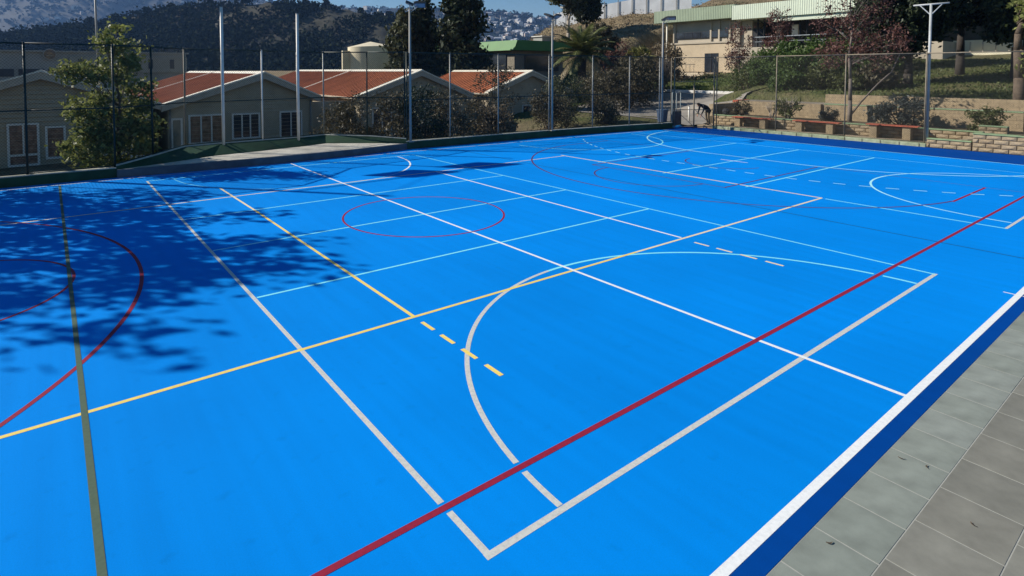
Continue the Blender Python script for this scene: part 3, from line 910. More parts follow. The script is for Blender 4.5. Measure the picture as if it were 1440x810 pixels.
block_wall('taller tan block wall with green cap at the end of the court', 23.20, -9.6, -4.36, 0.0, 4, cap=GCAP, depth=.45)
block_wall('tan block retaining wall behind the planting bed', 28.05, -5.0, 3.2, .5, 5, cap=GCAP, joined=True)
block_wall('older tan block retaining wall behind the yucca shrubs', 28.10, 3.4, 8.6, .5, 5, joined=True)
block_wall('upper tan block wall below the shaded lawn', 29.15, -6.5, 3.6, 1.38, 3, joined=True)
block_wall('short tan block pier wall beside the round green shrub', 25.6, -4.95, -4.0, .5, 2, cap=GCAP)
# wall beside the ramp behind the gate, running away from the court
t = thing('ramp_wall', (25.2, 8.4, 0), 'pale block wall rising beside the ramp behind the gate', 'wall')
for k in range(5):
    MB().box(25.2 + k * .02, 30.5, 8.25, 8.5, .05 + k * .24, .28 + k * .24).build('course', STONE[2], t)
MB().box(28.0, 30.5, 8.2, 8.55, 1.27, 1.40).build('red_coping', mat('red_coping_paint', (.45, .11, .06), .7, .2, 3), t)

REDW = mat('red_painted_planks', (0.42, 0.105, 0.055), 0.65, 0.25, 3, bump=.15)
def bench(y0, y1, z, label):
    t = thing('bench', (24.5, (y0 + y1) / 2, .1), label, 'bench', 'red plank benches on stone piers')
    for k in range(3):
        x = 24.30 + k * .165
        MB().box(x, x + .15, y1, y0, z, z + .05).build('plank', REDW, t, bevel=.006)
    for yy in (y0 - .28, y1 + .45):
        p = MB().box(24.38, 24.70, yy - .16, yy + .16, .10, z - .003).build('pier', STONE[1], t, bevel=.015)
    MB().box(24.42, 24.70, y1 + .3, y0 - .15, z - .05, z - .004).build('bearer', mat('dark_bearer', (.06, .04, .03), .8, .2, 3), t)
    return t
bench(*B1, .62, 'red plank bench on stone piers nearest the gate')
bench(*B2, .64, 'red plank bench on stone piers between the other two benches')
bench(*B3, .70, 'red plank bench on stone piers before the dark round shrub')

# ------------------------------------------------------------------ gate corner
t = thing('gate', (21.6, 8.5, 0), 'tan steel tube gate frame standing in the fence corner', 'gate')
GA, GB = Vector((21.62, 8.48, 0)), Vector((23.30, 6.92, 0))
def gp(s, z): 
    p = GA.lerp(GB, s); return (p.x, p.y, z)
for s, top in ((0.03, 4.0), (.97, 4.0), (.5, 2.55)):
    MB().beam(gp(s, .0), gp(s, top), .04, n=8).build('post', FTAN, t, True)
for z in (3.98, 2.62, 1.05, .1):
    MB().beam(gp(.03, z), gp(.97, z), .024, n=6).build('rail', FTAN, t, True)
for a, c in (((.5, 1.1), (.97, .1)), ((.03, 1.1), (.5, .1))):
    MB().beam(gp(*a), gp(*c), .016, n=6).build('brace', FTAN, t)
wires(GA.lerp(GB, .03), GA.lerp(GB, .97), 2.62, 2.62, 3.98, FWIRE2, t)
t = thing('gate_leaf', (21.9, 8.9, .05), 'open galvanised mesh gate leaf swung inwards at the corner', 'gate')
GP = mat('pale_grey_green_steel', (0.36, 0.40, 0.38), .5, .15, 4)
p, q = (21.75, 8.62), (22.75, 8.75)
for a in (p, q, ((p[0] + q[0]) / 2, (p[1] + q[1]) / 2)):
    MB().beam((a[0], a[1], .08), (a[0], a[1], 2.02), .024, n=8).build('stile', GP, t, True)
for z in (.1, .95, 2.0):
    MB().beam((*p, z), (*q, z), .022, n=6).build('bar', GP, t, True)
wires(p, q, .1, .1, 2.0, FWIRE2, t)
MB().box(21.82, 22.7, 8.655, 8.70, .14, .92).build('kick_panel', mat('dark_slate_panel', (.06, .075, .09), .6, .3, 4), t)
t = thing('refuse_bin', (21.6, 8.95, .05), 'small blue grey refuse bin behind the open gate leaf', 'bin')
BINM = mat('blue_grey_plastic', (.07, .11, .17), .5, .15, 4)
b = MB()
b.add([(21.45, 9.0, .3), (21.8, 9.0, .3), (21.8, 9.35, .3), (21.45, 9.35, .3), (21.4, 8.95, .95), (21.85, 8.95, .95), (21.85, 9.4, .95), (21.4, 9.4, .95)],
      [(0, 3, 2, 1), (4, 5, 6, 7), (0, 1, 5, 4), (1, 2, 6, 5), (2, 3, 7, 6), (3, 0, 4, 7)])
b.build('body', BINM, t); MB().box(21.37, 21.88, 8.92, 9.43, .955, 1.02).build('lid', BINM, t, bevel=.02)
MB().box(21.45, 21.8, 9.0, 9.35, -.1, .3).build('plinth', CONC, t)
t = thing('bollard', (24.9, 9.6, .05), 'thin white post standing on the ramp behind the gate', 'post')
MB().beam((24.9, 9.6, .0), (24.9, 9.6, 1.05), .05, n=10).build('shaft', WHITEP, t, True)
MB().beam((24.9, 9.6, 1.05), (24.9, 9.6, 1.08), .055, n=10).build('end_cap', FGALV, t, True)
# ramp paving and the white kerb above it
b = MB()
xs_ = np.linspace(23.2, 38.2, 31); vs, fs = [], []
for i, x in enumerate(xs_):
    for yy in (8.55, 11.0, 14.0, 17.0, 22.0):
        vs.append((x, yy, max(h(x, yy) + .05, .06)))
for i in range(30):
    for k in range(4):
        a = i * 5 + k
        fs.append((a, a + 1, a + 6, a + 5))
struct('ramp', b.add(vs, fs), mat('dusty_ramp_concrete', (0.26, 0.235, 0.20), .95, .15, 1.2, bump=.3))
WKERB = mat('whitewashed_kerb', (0.75, 0.73, 0.68), .8, .1, 3)
b = MB()
for i in range(14):
    y0 = 22 - i * 1.0
    b.add([(38.0, y0, h(38, y0) - .1), (38.25, y0, h(38.2, y0) - .1), (38.25, y0 - 1, h(38.2, y0 - 1) - .1), (38.0, y0 - 1, h(38, y0 - 1) - .1),
           (38.0, y0, h(38, y0) + .24), (38.25, y0, h(38.2, y0) + .24), (38.25, y0 - 1, h(38.2, y0 - 1) + .24), (38.0, y0 - 1, h(38, y0 - 1) + .24)],
          [(0, 3, 2, 1), (4, 5, 6, 7), (0, 1, 5, 4), (1, 2, 6, 5), (2, 3, 7, 6), (3, 0, 4, 7)])
struct('white_kerb', b, WKERB)

# ------------------------------------------------------------------ the person bending down by the gate
def person(loc, rz):
    J_ = {'pelvis': (0, 0, .90), 'chest': (.34, 0, 1.16), 'neck': (.50, 0, 1.20), 'head': (.62, 0, 1.18), 'crown': (.70, 0, 1.12),
          'hipL': (0, .09, .86), 'kneeL': (.06, .11, .48), 'ankleL': (-.04, .12, .08), 'toeL': (.16, .13, .04),
          'hipR': (0, -.09, .86), 'kneeR': (.04, -.11, .48), 'ankleR': (-.10, -.13, .08), 'toeR': (.10, -.14, .04),
          'shL': (.40, .19, 1.15), 'elL': (.46, .22, .86), 'wrL': (.56, .18, .64), 'haL': (.59, .16, .56),
          'shR': (.40, -.19, 1.15), 'elR': (.44, -.23, .87), 'wrR': (.55, -.18, .65), 'haR': (.58, -.16, .57), 'belly': (.17, 0, 1.05)}
    rad = {'pelvis': .15, 'belly': .155, 'chest': .165, 'neck': .065, 'head': .105, 'crown': .085, 'hipL': .105, 'hipR': .105, 'kneeL': .068, 'kneeR': .068, 'ankleL': .05, 'ankleR': .05,
           'toeL': .042, 'toeR': .042, 'shL': .075, 'shR': .075, 'elL': .052, 'elR': .052, 'wrL': .036, 'wrR': .036, 'haL': .036, 'haR': .036}
    E_ = [('pelvis', 'belly'), ('belly', 'chest'), ('chest', 'neck'), ('neck', 'head'), ('head', 'crown'), ('pelvis', 'hipL'), ('hipL', 'kneeL'), ('kneeL', 'ankleL'), ('ankleL', 'toeL'),
          ('pelvis', 'hipR'), ('hipR', 'kneeR'), ('kneeR', 'ankleR'), ('ankleR', 'toeR'), ('chest', 'shL'), ('shL', 'elL'), ('elL', 'wrL'), ('wrL', 'haL'), ('chest', 'shR'), ('shR', 'elR'), ('elR', 'wrR'), ('wrR', 'haR')]
    names = list(J_); idx = {k: i for i, k in enumerate(names)}
    vs = [J_[k] for k in names]; es = [(idx[a], idx[c]) for a, c in E_]; rs = [rad[k] for k in names]
    for s, y in (('L', 1), ('R', -1)):              # five fingers on each hand
        hx, hy, hz_ = J_['ha' + s]
        for k in range(5):
            o = len(vs)
            dy = (k - 2) * .017
            ln = (.05, .065, .07, .066, .055)[k]
            vs += [(hx + .008, hy + dy, hz_ - .02), (hx + .02 + (0.02 if k == 4 else 0), hy + dy * 1.2, hz_ - ln), (hx + .005, hy + dy * 1.2, hz_ - ln - .03)]
            rs += [.011, .0095, .008]
            es += [(idx['ha' + s], o), (o, o + 1), (o + 1, o + 2)]
    me = bpy.data.meshes.new('person_body'); me.from_pydata(vs, es, [])
    o = bpy.data.objects.new('person', me); COL.objects.link(o)
    md = o.modifiers.new('skin', 'SKIN'); md.use_smooth_shade = True
    for i, v in enumerate(me.skin_vertices[0].data):
        v.radius = (rs[i], rs[i]); v.use_root = (i == 0)
    sub = o.modifiers.new('sub', 'SUBSURF'); sub.levels = 1; sub.render_levels = 1
    dg = bpy.context.evaluated_depsgraph_get()
    m2 = bpy.data.meshes.new_from_object(o.evaluated_get(dg))
    o.modifiers.clear(); o.data = m2
    m2.materials.clear()
    for mm in (mat('dark_navy_jacket', (.018, .024, .032), .85, .3, 8), mat('khaki_trousers', (.20, .16, .11), .9, .2, 8), mat('skin', (.42, .24, .17), .6, .1, 8), mat('dark_shoe', (.03, .03, .03), .6, .1, 8), mat('dark_hair', (.02, .016, .013), .8, .2, 20)):
        m2.materials.append(mm)
    for p in m2.polygons:
        c = p.center
        if c.z < .09: k = 3
        elif c.z < .90 and c.x < .24: k = 1
        elif c.x > .56 and c.z > 1.0: k = 4 if (c.z > 1.16 or c.x < .60) else 2
        elif c.z < .64: k = 2
        else: k = 0
        p.material_index = k
    o.location = loc; o.rotation_euler.z = rz
    # face details, cap of hair
    hair = bpy.data.meshes.new('hair'); bm = bmesh.new()
    bmesh.ops.create_icosphere(bm, subdivisions=2, radius=.112); 
    for v in list(bm.verts):
        if v.co.x * .6 - v.co.z * .9 > .045: bm.verts.remove(v)
    bm.to_mesh(hair); bm.free()
    hair.materials.append(MATS['dark_hair'])
    hobj = bpy.data.objects.new('hair', hair); COL.objects.link(hobj); hobj.parent = o; hobj.location = (.635, 0, 1.19)
    for y in (-1, 1):
        bm = bmesh.new(); bmesh.ops.create_icosphere(bm, subdivisions=1, radius=.022)
        e = bpy.data.meshes.new('ear'); bm.to_mesh(e); bm.free(); e.materials.append(MATS['skin'])
        eo = bpy.data.objects.new('ear', e); COL.objects.link(eo); eo.parent = o; eo.location = (.63, y * .108, 1.165); eo.scale = (.8, .5, 1.2)
        bm = bmesh.new(); bmesh.ops.create_icosphere(bm, subdivisions=1, radius=.013)
        e = bpy.data.meshes.new('eye'); bm.to_mesh(e); bm.free(); e.materials.append(MATS['dark_shoe'])
        eo = bpy.data.objects.new('eye', e); COL.objects.link(eo); eo.parent = o; eo.location = (.735, y * .035, 1.09)
    tag(o, 'person in dark jacket and khaki trousers bending forward behind the gate', 'person')
    return o
person((23.95, 7.75, .10), R(158))
t = thing('backpack', (24.6, 7.2, .6), 'dark round bag resting on the end of the low block wall', 'bag')
bm = bmesh.new(); bmesh.ops.create_icosphere(bm, subdivisions=3, radius=.22)
for v in bm.verts: v.co.z *= .9; v.co.x *= .75; v.co += Vector((random.uniform(-.012, .012),) * 3)
me = bpy.data.meshes.new('bag_body'); bm.to_mesh(me); bm.free()
BAG = mat('black_bag_cloth', (.02, .022, .025), .8, .3, 8)
o = link('bag_body', me, BAG); o.parent = t; o.location = (.48, .1, .26)
o = MB().tube([(-.09, .1, .38), (-.02, .1, .5), (.06, .1, .5), (.1, .1, .4)], [.012] * 4, 6).build('strap', BAG); o.parent = t; o.location = (.45, 0, -.02)

# ------------------------------------------------------------------ the school building on the right
XB = 52.0
STUC = mat('warm_beige_stucco', (0.52, 0.42, 0.29), .9, .12, .8, bump=.3, bscale=8)
UPPER = mat('grey_beige_upper_wall', (0.46, 0.40, 0.31), .9, .1, .8)
FAS1 = mat('sage_green_ribbed_sheet', (0.30, 0.36, 0.25), .55, .08, 1)
FAS2 = mat('pale_green_white_sheet', (0.62, 0.68, 0.54), .55, .06, 1)
DARKM = mat('black_steel', (.018, .019, .021), .5, .2, 3)
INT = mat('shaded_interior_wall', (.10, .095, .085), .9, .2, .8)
t = thing('school_building', (XB, 20, 3), 'two storey beige building with green fascia, window strip and shaded terrace', 'building')
MB().box(XB, 66, 22.0, 29.7, 0, 6.4).build('lower_wall', STUC, t)
MB().box(XB + .15, 66, 22.05, 29.65, 6.402, 8.75).build('upper_wall', UPPER, t)
MB().box(XB - .12, XB + .14, 21.9, 29.8, 6.25, 6.42).build('ledge', UPPER, t)
for y0, y1 in ((24.9, 29.1), (23.9, 24.75), (22.75, 23.75)):
    w = MB().box(XB + .02, XB + .16, y0, y1, 6.85, 7.6).build('window', DARKM, t)
    k = max(1, int((y1 - y0) / 1.0))
    for i in range(k):
        a = y0 + (y1 - y0) * i / k
        MB().box(XB - .005, XB + .018, a + .04, a + (y1 - y0) / k - .04, 6.9, 7.55).build('pane', PANED, w)
for yy in (29.3, 24.8, 23.82, 22.6):
    MB().box(XB - .02, XB + .149, yy - .09, yy + .09, 6.43, 8.7).build('pilaster', UPPER, t)
d = MB().box(XB - .05, XB + .01, 23.85, 25.45, 3.05, 5.15).build('door', PANED, t)
MB().box(XB - .09, XB - .051, 24.6, 24.7, 3.05, 5.15).build('stile', DARKM, d)
def ribbed(x, y0, y1, z0, z1, depth, m, name, pitch=.2):
    b = MB(); V, F = [], []
    y = y0; pr_ = []
    while y < y1 - .01:
        for a, hh in ((0, 0), (.11, 0), (.13, .022), (.18, .022)):
            pr_.append((min(y + a, y1), hh))
        y += pitch
    pr_.append((y1, 0))
    for yy, hh in pr_:
        V += [(x - hh, yy, z0), (x - hh, yy, z1)]
    for i in range(len(pr_) - 1):
        F.append((2 * i, 2 * i + 1, 2 * i + 3, 2 * i + 2))
    b.add(V, F); b.box(x + .002, x + depth, y0, y1, z0, z1)
    return b.build(name, m, t)
ribbed(XB - 1.1, 21.5, 31.4, 8.77, 10.15, 15, FAS1, 'roof_fascia')
ribbed(XB - 1.6, 2.0, 21.49, 8.5, 9.95, 15, FAS2, 'roof_fascia')
MB().box(XB - 1.4, XB - 1.0, 8.0, 17.4, 8.05, 8.49).build('beam', FAS2, t)
# terrace
MB().box(XB - .9, 66, 4.0, 21.9, 4.0, 5.62).build('terrace_slab', UPPER, t)
MB().box(57.5, 58, 2.0, 21.9, 5.62, 8.5).build('recess_wall', INT, t)
MB().box(XB, 57.4, 21.5, 21.9, 5.62, 8.76).build('side_wall', UPPER, t)
MB().box(XB + .3, XB + .42, 19.2, 20.2, 5.63, 7.55).build('black_door', DARKM, t)
MB().box(XB + .3, XB + .5, 20.3, 21.45, 5.63, 8.45).build('wall_panel', UPPER, t)
for y in (19.0, 14.9, 9.0):
    c = MB()
    for dy in (-.33, .33):
        c.beam((XB - .4, y + dy, 5.62), (XB - .4, y + dy, 8.48), .09, n=4)
    z = 5.7
    k = 1
    while z < 8.2:
        c.beam((XB - .4, y - .33 * k, z), (XB - .4, y + .33 * k, z + .55), .04, n=4); z += .55; k = -k
    c.build('lattice_column', DARKM, t)
for z in (6.15, 6.62):
    MB().beam((XB - .8, 5.0, z), (XB - .8, 19.4, z), .05 if z > 6.5 else .03, n=6).build('handrail', mat('blue_grey_rail', (.22, .25, .28), .5, .1, 3), t, True)
for k in range(9):
    MB().beam((XB - .8, 5 + 1.8 * k, 5.62), (XB - .8, 5 + 1.8 * k, 6.62), .03, n=6).build('baluster', DARKM, t)
for y0, y1, z0, z1 in ((17.2, 17.9, 5.75, 6.1), (13.6, 14.4, 5.85, 6.3), (16.0, 16.6, 6.7, 7.8), (11.9, 12.6, 5.9, 6.3)):
    MB().box(XB + .9, XB + 1.0, y0, y1, z0, z1).build('pale_panel', WHITEP, t)
MB().box(57.3, 57.45, 8.5, 13.5, 6.5, 8.0).build('window', PANED, t)
MB().beam((XB - .6, 29.95, 2.6), (XB - .6, 29.95, 8.76), .09, n=8).build('downpipe', FLASH, t, True)
# landing and rail before the door
PALEC = mat('pale_landing_concrete', (0.52, 0.45, 0.34), .9, .12, 1.5)
st = thing('landing', (49.5, 25, 2.5), 'pale concrete landing with steps and railing below the building door', 'steps')
for k, (x0, z1) in enumerate(((51.0, 3.02), (50.2, 2.86), (49.4, 2.70))):
    MB().box(x0, 51.98 if k == 0 else x0 + .79, 21.5 + k * .2, 30.5 + k * .6, 1.5, z1).build('step', PALEC, st)
for k in range(8):
    MB().beam((51.1, 26.2 + .5 * k, 3.0), (51.1, 26.2 + .5 * k, 3.95), .03, n=5).build('baluster', PIPE, st)
MB().beam((51.1, 26.1, 3.95), (51.1, 29.9, 3.95), .035, n=6).build('handrail', PIPE, st, True)

# pale house glimpsed behind the dark trees
t = thing('pale_house', (56, 2, 4.5), 'cream wall and steps glimpsed behind the dark evergreen tree', 'building')
CREAM = mat('cream_wall', (.74, .68, .50), .85, .1, 1)
MB().box(54.5, 58, .5, 4.2, 4.0, 5.75).build('wall', CREAM, t)
MB().box(54.0, 54.5, .2, 4.4, 4.3, 4.75).build('step', CREAM, t)
for k in range(5):
    MB().beam((54.2, .6 + .8 * k, 4.75), (54.2, .6 + .8 * k, 5.6), .05, n=6).build('baluster', TRIM, t)
MB().box(55, 60, -3, 4.6, 8.8, 9.3).build('roof', FAS2, t)
MB().box(58.5, 60, -3, 4.6, 5, 8.8).build('back_wall', INT, t)
t = thing('brick_pillar', (40, -2.6, 3), 'small red brown brick wall right of the pines', 'wall')
for k in range(4):
    MB().box(39.8 + .01 * (k % 2), 40.4, -4.6, -2.25, 4.0 + .17 * k, 4.16 + .17 * k).build('course', mat('red_brown_brick', (.34, .20, .13), .9, .2, 6), t)

# white fence on the crest of the dry hill, pale house above it
t = thing('crest_fence', (62, 46, 10), 'long white panel fence with dark posts on the crest of the dry hill', 'fence')
A_, B_ = Vector((58.5, 56.0)), Vector((65.5, 36.0))
n = 10
for k in range(n):
    p, q = A_.lerp(B_, k / n), A_.lerp(B_, (k + 1) / n)
    za, zb = h(p.x, p.y), h(q.x, q.y)
    MB().add([(p.x, p.y, za - .3), (q.x, q.y, zb - .3), (q.x, q.y, zb + 2.1), (p.x, p.y, za + 2.1), (p.x + .06, p.y + .09, za - .3), (q.x + .06, q.y + .09, zb - .3), (q.x + .06, q.y + .09, zb + 2.1), (p.x + .06, p.y + .09, za + 2.1)],
             [(0, 1, 2, 3), (4, 7, 6, 5), (3, 2, 6, 7), (0, 3, 7, 4), (1, 5, 6, 2)]).build('panel', mat('white_fence_sheet', (.62, .63, .64), .6, .16, .5), t)
    MB().beam((p.x - .08, p.y - .1, za - .3), (p.x - .08, p.y - .1, za + 2.5), .06, n=6).build('post', PIPE, t)
t = thing('hilltop_house', (66, 57, 10), 'small grey flat roofed house behind the white crest fence', 'house')
MB().box(64.5, 69, 55.0, 60, 8, 13.9).build('wall', GREYW, t); MB().box(64.2, 69.3, 54.7, 60.3, 13.9, 14.2).build('roof', GREYW, t)
for k in range(3): MB().box(64.38, 64.5, 55.6 + 1.4 * k, 56.6 + 1.4 * k, 12.6, 13.5).build('window', GREYD, t)
t = thing('shed', (49, 48, 7), 'small pale shed at the left end of the dry hill', 'shed')
MB().box(47.8, 49.8, 47.2, 49, 5.5, 7.9).build('wall', GREYW, t); MB().box(47.6, 50.0, 47.0, 49.2, 7.9, 8.02).build('roof', WHITEP, t)

# white pole with green bars on the bank
t = thing('light_pole', (35.2, 9.3, 1.2), 'white pole with pale green crossbars among the bank shrubs', 'pole')
GPALE = mat('pale_mint_paint', (.42, .62, .46), .6, .1, 4)
MB().beam((35.2, 9.3, 1.0), (35.2, 9.3, 3.4), .07, n=8).build('pole', WHITEP, t, True)
MB().beam((34.9, 11.0, 3.28), (35.6, 7.4, 3.62), .05, n=6).build('crossbar', GPALE, t)
MB().beam((35.2, 9.3, 2.9), (35.1, 10.3, 3.3), .035, n=5).build('brace', GPALE, t)
MB().beam((35.4, 8.3, 3.5), (35.4, 7.9, 3.95), .035, n=5).build('brace', GPALE, t)

# added mast out of view: two panels placed to cast diamond shadows on court
t = thing('added_shadow_mast', (-10.6, 14.5, -.95), 'added mast outside the view with two panels placed to cast diamond shadows', 'mast')
tt = 13.0
for (dx, dy) in ((2.40, 4.68), (5.05, 4.66)):
    c = Vector((dx, dy, 0)) + Vector((SUN_DIR.x, SUN_DIR.y, 0)) * tt
    z = tt * math.tan(SUN_EL)
    MB().box(c.x - .88, c.x + .88, c.y - .04, c.y + .04, z - .5, z + .55).build('panel', LAMPK, t)
    last = (c, z)
c0 = Vector((2.40, 4.68, 0)) + Vector((SUN_DIR.x, SUN_DIR.y, 0)) * tt
MB().beam((-10.6, c0.y + .07, z + .45), (last[0].x + .9, c0.y + .07, z + .45), .035, n=8).build('arm', LAMPG, t)
MB().beam((-10.6, c0.y + .07, h(-10.6, c0.y) - .2), (-10.6, c0.y + .07, z + 2.2), .12, .08, n=10).build('pole', LAMPG, t)
MB().beam((-10.6, c0.y + .07, z + 2.1), (c0.x, c0.y + .07, z + .47), .012, n=5).build('stay', LAMPG, t)

# ------------------------------------------------------------------ vegetation
BARK = mat('grey_brown_bark', (.12, .09, .065), .95, .3, 8, bump=.8)
BARKP = mat('pale_bark', (.34, .29, .23), .9, .25, 6, bump=.5)
BARKM = mat('brown_grey_bark', (.17, .14, .115), .9, .25, 6, bump=.5)
BARKD = mat('dark_bark', (.05, .042, .036), .95, .3, 8, bump=.8)
L_BROAD = leaf('broadleaf_green', (.065, .085, .02), (.30, .32, .10), .4)
L_DARK = leaf('dark_evergreen', (.010, .018, .009), (.050, .066, .028), .18, scale=.3)
L_EUC = leaf('olive_evergreen', (.028, .038, .016), (.12, .125, .055), .25, scale=.3)
L_BUSH = leaf('dusty_dark_bush', (.036, .034, .018), (.15, .125, .07), .25, scale=.6)
L_DRYB = leaf('dry_straw_bush', (.08, .06, .035), (.24, .19, .12), .25, scale=.7)
L_GREY = leaf('grey_green_shrub', (.03, .04, .035), (.085, .095, .085), .2)
L_GREEN = leaf('fresh_green_shrub', (.03, .06, .012), (.10, .15, .035), .3)
L_ROUND = leaf('olive_round_shrub', (.045, .06, .015), (.13, .14, .05), .3)
L_RED = leaf('plum_red_leaves', (.07, .032, .026), (.20, .095, .075), .3)
L_REDB = leaf('rust_red_leaves', (.08, .03, .022), (.21, .10, .075), .3)
L_SCRUB = leaf('hill_scrub', (.012, .019, .013), (.032, .040, .024), .0, .95, scale=.05, spec=0)
L_PALM = leaf('palm_green', (.05, .07, .02), (.24, .25, .09), .25)
L_STRAW = leaf('dead_frond', (.22, .17, .09), (.42, .34, .2), .2)

def clumps_in(ells):
    out = []
    for (c, r, n) in ells:
        d = rng.normal(size=(n, 3)); d /= np.linalg.norm(d, axis=1)[:, None]
        rad = rng.uniform(0.25, 1.0, size=(n, 1)) ** 0.5
        out.append(np.asarray(c) + d * rad * np.asarray(r))
    return np.concatenate(out)
def crown_mesh(name, cl, per, cr, size, flat=0.0, aspect=1.8, zsq=.8):
    C = np.repeat(cl, per, axis=0)
    off = rng.normal(size=C.shape) * cr * .55
    off[:, 2] *= zsq
    return np_mesh(name, leaf_quads(C + off, size, flat, aspect), 4)
def tree(name, label, cat, base, ells, lm, bm_, trunk=.12, fork=None, per=40, cr=.45, size=.16, group=None, nbr=14, lean=(0, 0), aspect=1.8, twig=.35):
    """trunk with limbs reaching into the crown's clumps; ells: crown ellipsoids (centre, radii, clumps) relative to base"""
    x, y, z = base
    t = thing(name, base, label, cat, group)
    cl = clumps_in(ells)
    cl_w = cl + np.array([x, y, z])
    cz = float(np.mean([e[0][2] for e in ells])); top = float(max(e[0][2] + e[1][2] * .7 for e in ells))
    fz = fork if fork else max(.3, float(min(e[0][2] - e[1][2] for e in ells)))
    b = MB()
    f0 = Vector((x + lean[0] * .5, y + lean[1] * .5, z + fz)); f1 = Vector((x + lean[0], y + lean[1], z + top))
    pts = [Vector((x, y, z - .15)), Vector((x + lean[0] * .2 + random.uniform(-.03, .03), y + lean[1] * .2, z + fz * .5)), f0]
    k = 4
    for i in range(1, k + 1):
        p = f0.lerp(f1, i / k); s = trunk * 1.2
        pts.append(p + Vector((random.uniform(-s, s), random.uniform(-s, s), 0)))
    rads = [trunk * 1.25, trunk, trunk * .85] + [trunk * .8 * (1 - i / (k + .6)) for i in range(1, k + 1)]
    b.tube(pts, rads, 8)
    pick = rng.choice(len(cl_w), size=min(nbr, len(cl_w)), replace=False)
    for i in pick:
        e = Vector(cl_w[i])
        tt_ = min(.9, max(0.02, (e.z - f0.z) / max(.2, f1.z - f0.z) * .65))
        s = f0.lerp(f1, tt_)
        mid = s.lerp(e, .5) + Vector((random.uniform(-.1, .1), random.uniform(-.1, .1), .1)) * (e - s).length * .5
        r = trunk * twig * (1 - tt_ * .5)
        b.tube([s, mid, e], [r, r * .65, r * .25], 5)
    b.build('trunk', bm_, t, True)
    link('crown', crown_mesh('crown', cl_w, per, cr, size, aspect=aspect), lm, t)
    return t
def shrub(name, label, cat, base, rx, ry, rz, lm, nclump=30, per=30, cr=.22, size=.10, group=None, stems=6, aspect=2.0, bm_=None, lift=.55):
    x, y, z = base
    t = thing(name, base, label, cat, group)
    cl = clumps_in([((x, y, z + rz * lift), (rx, ry, rz * .6), nclump)])
    cl[:, 2] = np.maximum(cl[:, 2], z + .05)
    b = MB()
    for i in range(stems):
        e = Vector(cl[i % len(cl)])
        b.tube([Vector((x, y, z - .1)), Vector((x, y, z)).lerp(e, .55) + Vector((0, 0, .1)), e], [.035, .025, .008], 5)
    b.build('stems', bm_ or BARK, t, True)
    link('foliage', crown_mesh('foliage', cl, per, cr, size, aspect=aspect), lm, t)
    return t
def bare(name, label, cat, base, hgt, spread, m, n=26, r=.03, group=None, lean=(0, 0)):
    """many thin upright or arching stems, twice forked"""
    x, y, z = base
    t = thing(name, base, label, cat, group)
    b = MB()
    for i in range(n):
        a = random.uniform(0, 2 * math.pi); q = random.uniform(.2, 1) * spread
        e = Vector((x + math.cos(a) * q + lean[0], y + math.sin(a) * q + lean[1], z + hgt * random.uniform(.6, 1)))
        s = Vector((x + random.uniform(-.1, .1), y + random.uniform(-.1, .1), z - .1))
        mid = s.lerp(e, .5) - Vector((math.cos(a), math.sin(a), 0)) * q * .15
        b.tube([s, mid, e], [r, r * .7, r * .2], 5)
        for k in range(3):
            f = mid.lerp(e, random.uniform(.1, .8))
            g = f + Vector((random.uniform(-1, 1) * spread * .4, random.uniform(-1, 1) * spread * .4, hgt * random.uniform(.1, .3)))
            b.tube([f, g], [r * .45, r * .12], 4)
    b.build('stems', m, t, True)
    return t, b

# leafy tree behind the left fence
tree('leafy_tree', 'olive green leafy tree growing behind the fence before the khaki bungalow', 'tree', (-4.95, 11.25, -.9),
     [((-.05, 0, 5.2), (.5, .45, .62), 11), ((.45, 0, 4.75), (.35, .4, .5), 5), ((-.95, -.1, 4.05), (.55, .5, .35), 13), ((0, 0, 4.2), (.6, .6, .5), 16), ((-.75, 0, 3.1), (.75, .7, .55), 18), ((.55, 0, 3.4), (.7, .6, .6), 14),
      ((.75, .1, 2.5), (.6, .6, .35), 8), ((-.65, -.1, 1.75), (.9, .8, .62), 40), ((.65, 0, 1.75), (.6, .6, .7), 20), ((-.4, -.1, 1.0), (.8, .6, .4), 18), ((0, 0, 2.6), (1.0, .7, .9), 24)],
     L_BROAD, BARK, .075, .8, 46, .28, .088, nbr=34)
# shade trees outside the frame
for bx, by, ox, oy, zc_, rr_, rh in ((-13.7, 10.6, .9, -3.4, 6.6, 3.3, 2.4), (-12.4, 12.0, 0, -.6, 6.3, 2.9, 2.6)):
    tree('shade_tree', 'broad leafy shade tree standing outside the view left of the fence', 'tree', (bx, by, -.95),
         [((ox, oy, zc_), (rr_, rr_, rh), 56), ((ox + .8, oy - .8, zc_ - 1.3), (rr_ * .8, rr_ * .8, rh * .6), 16)], L_BROAD, BARK, .18, 2.6, 62, .58, .145, group='shade trees left of the court', nbr=20, lean=(ox, oy))

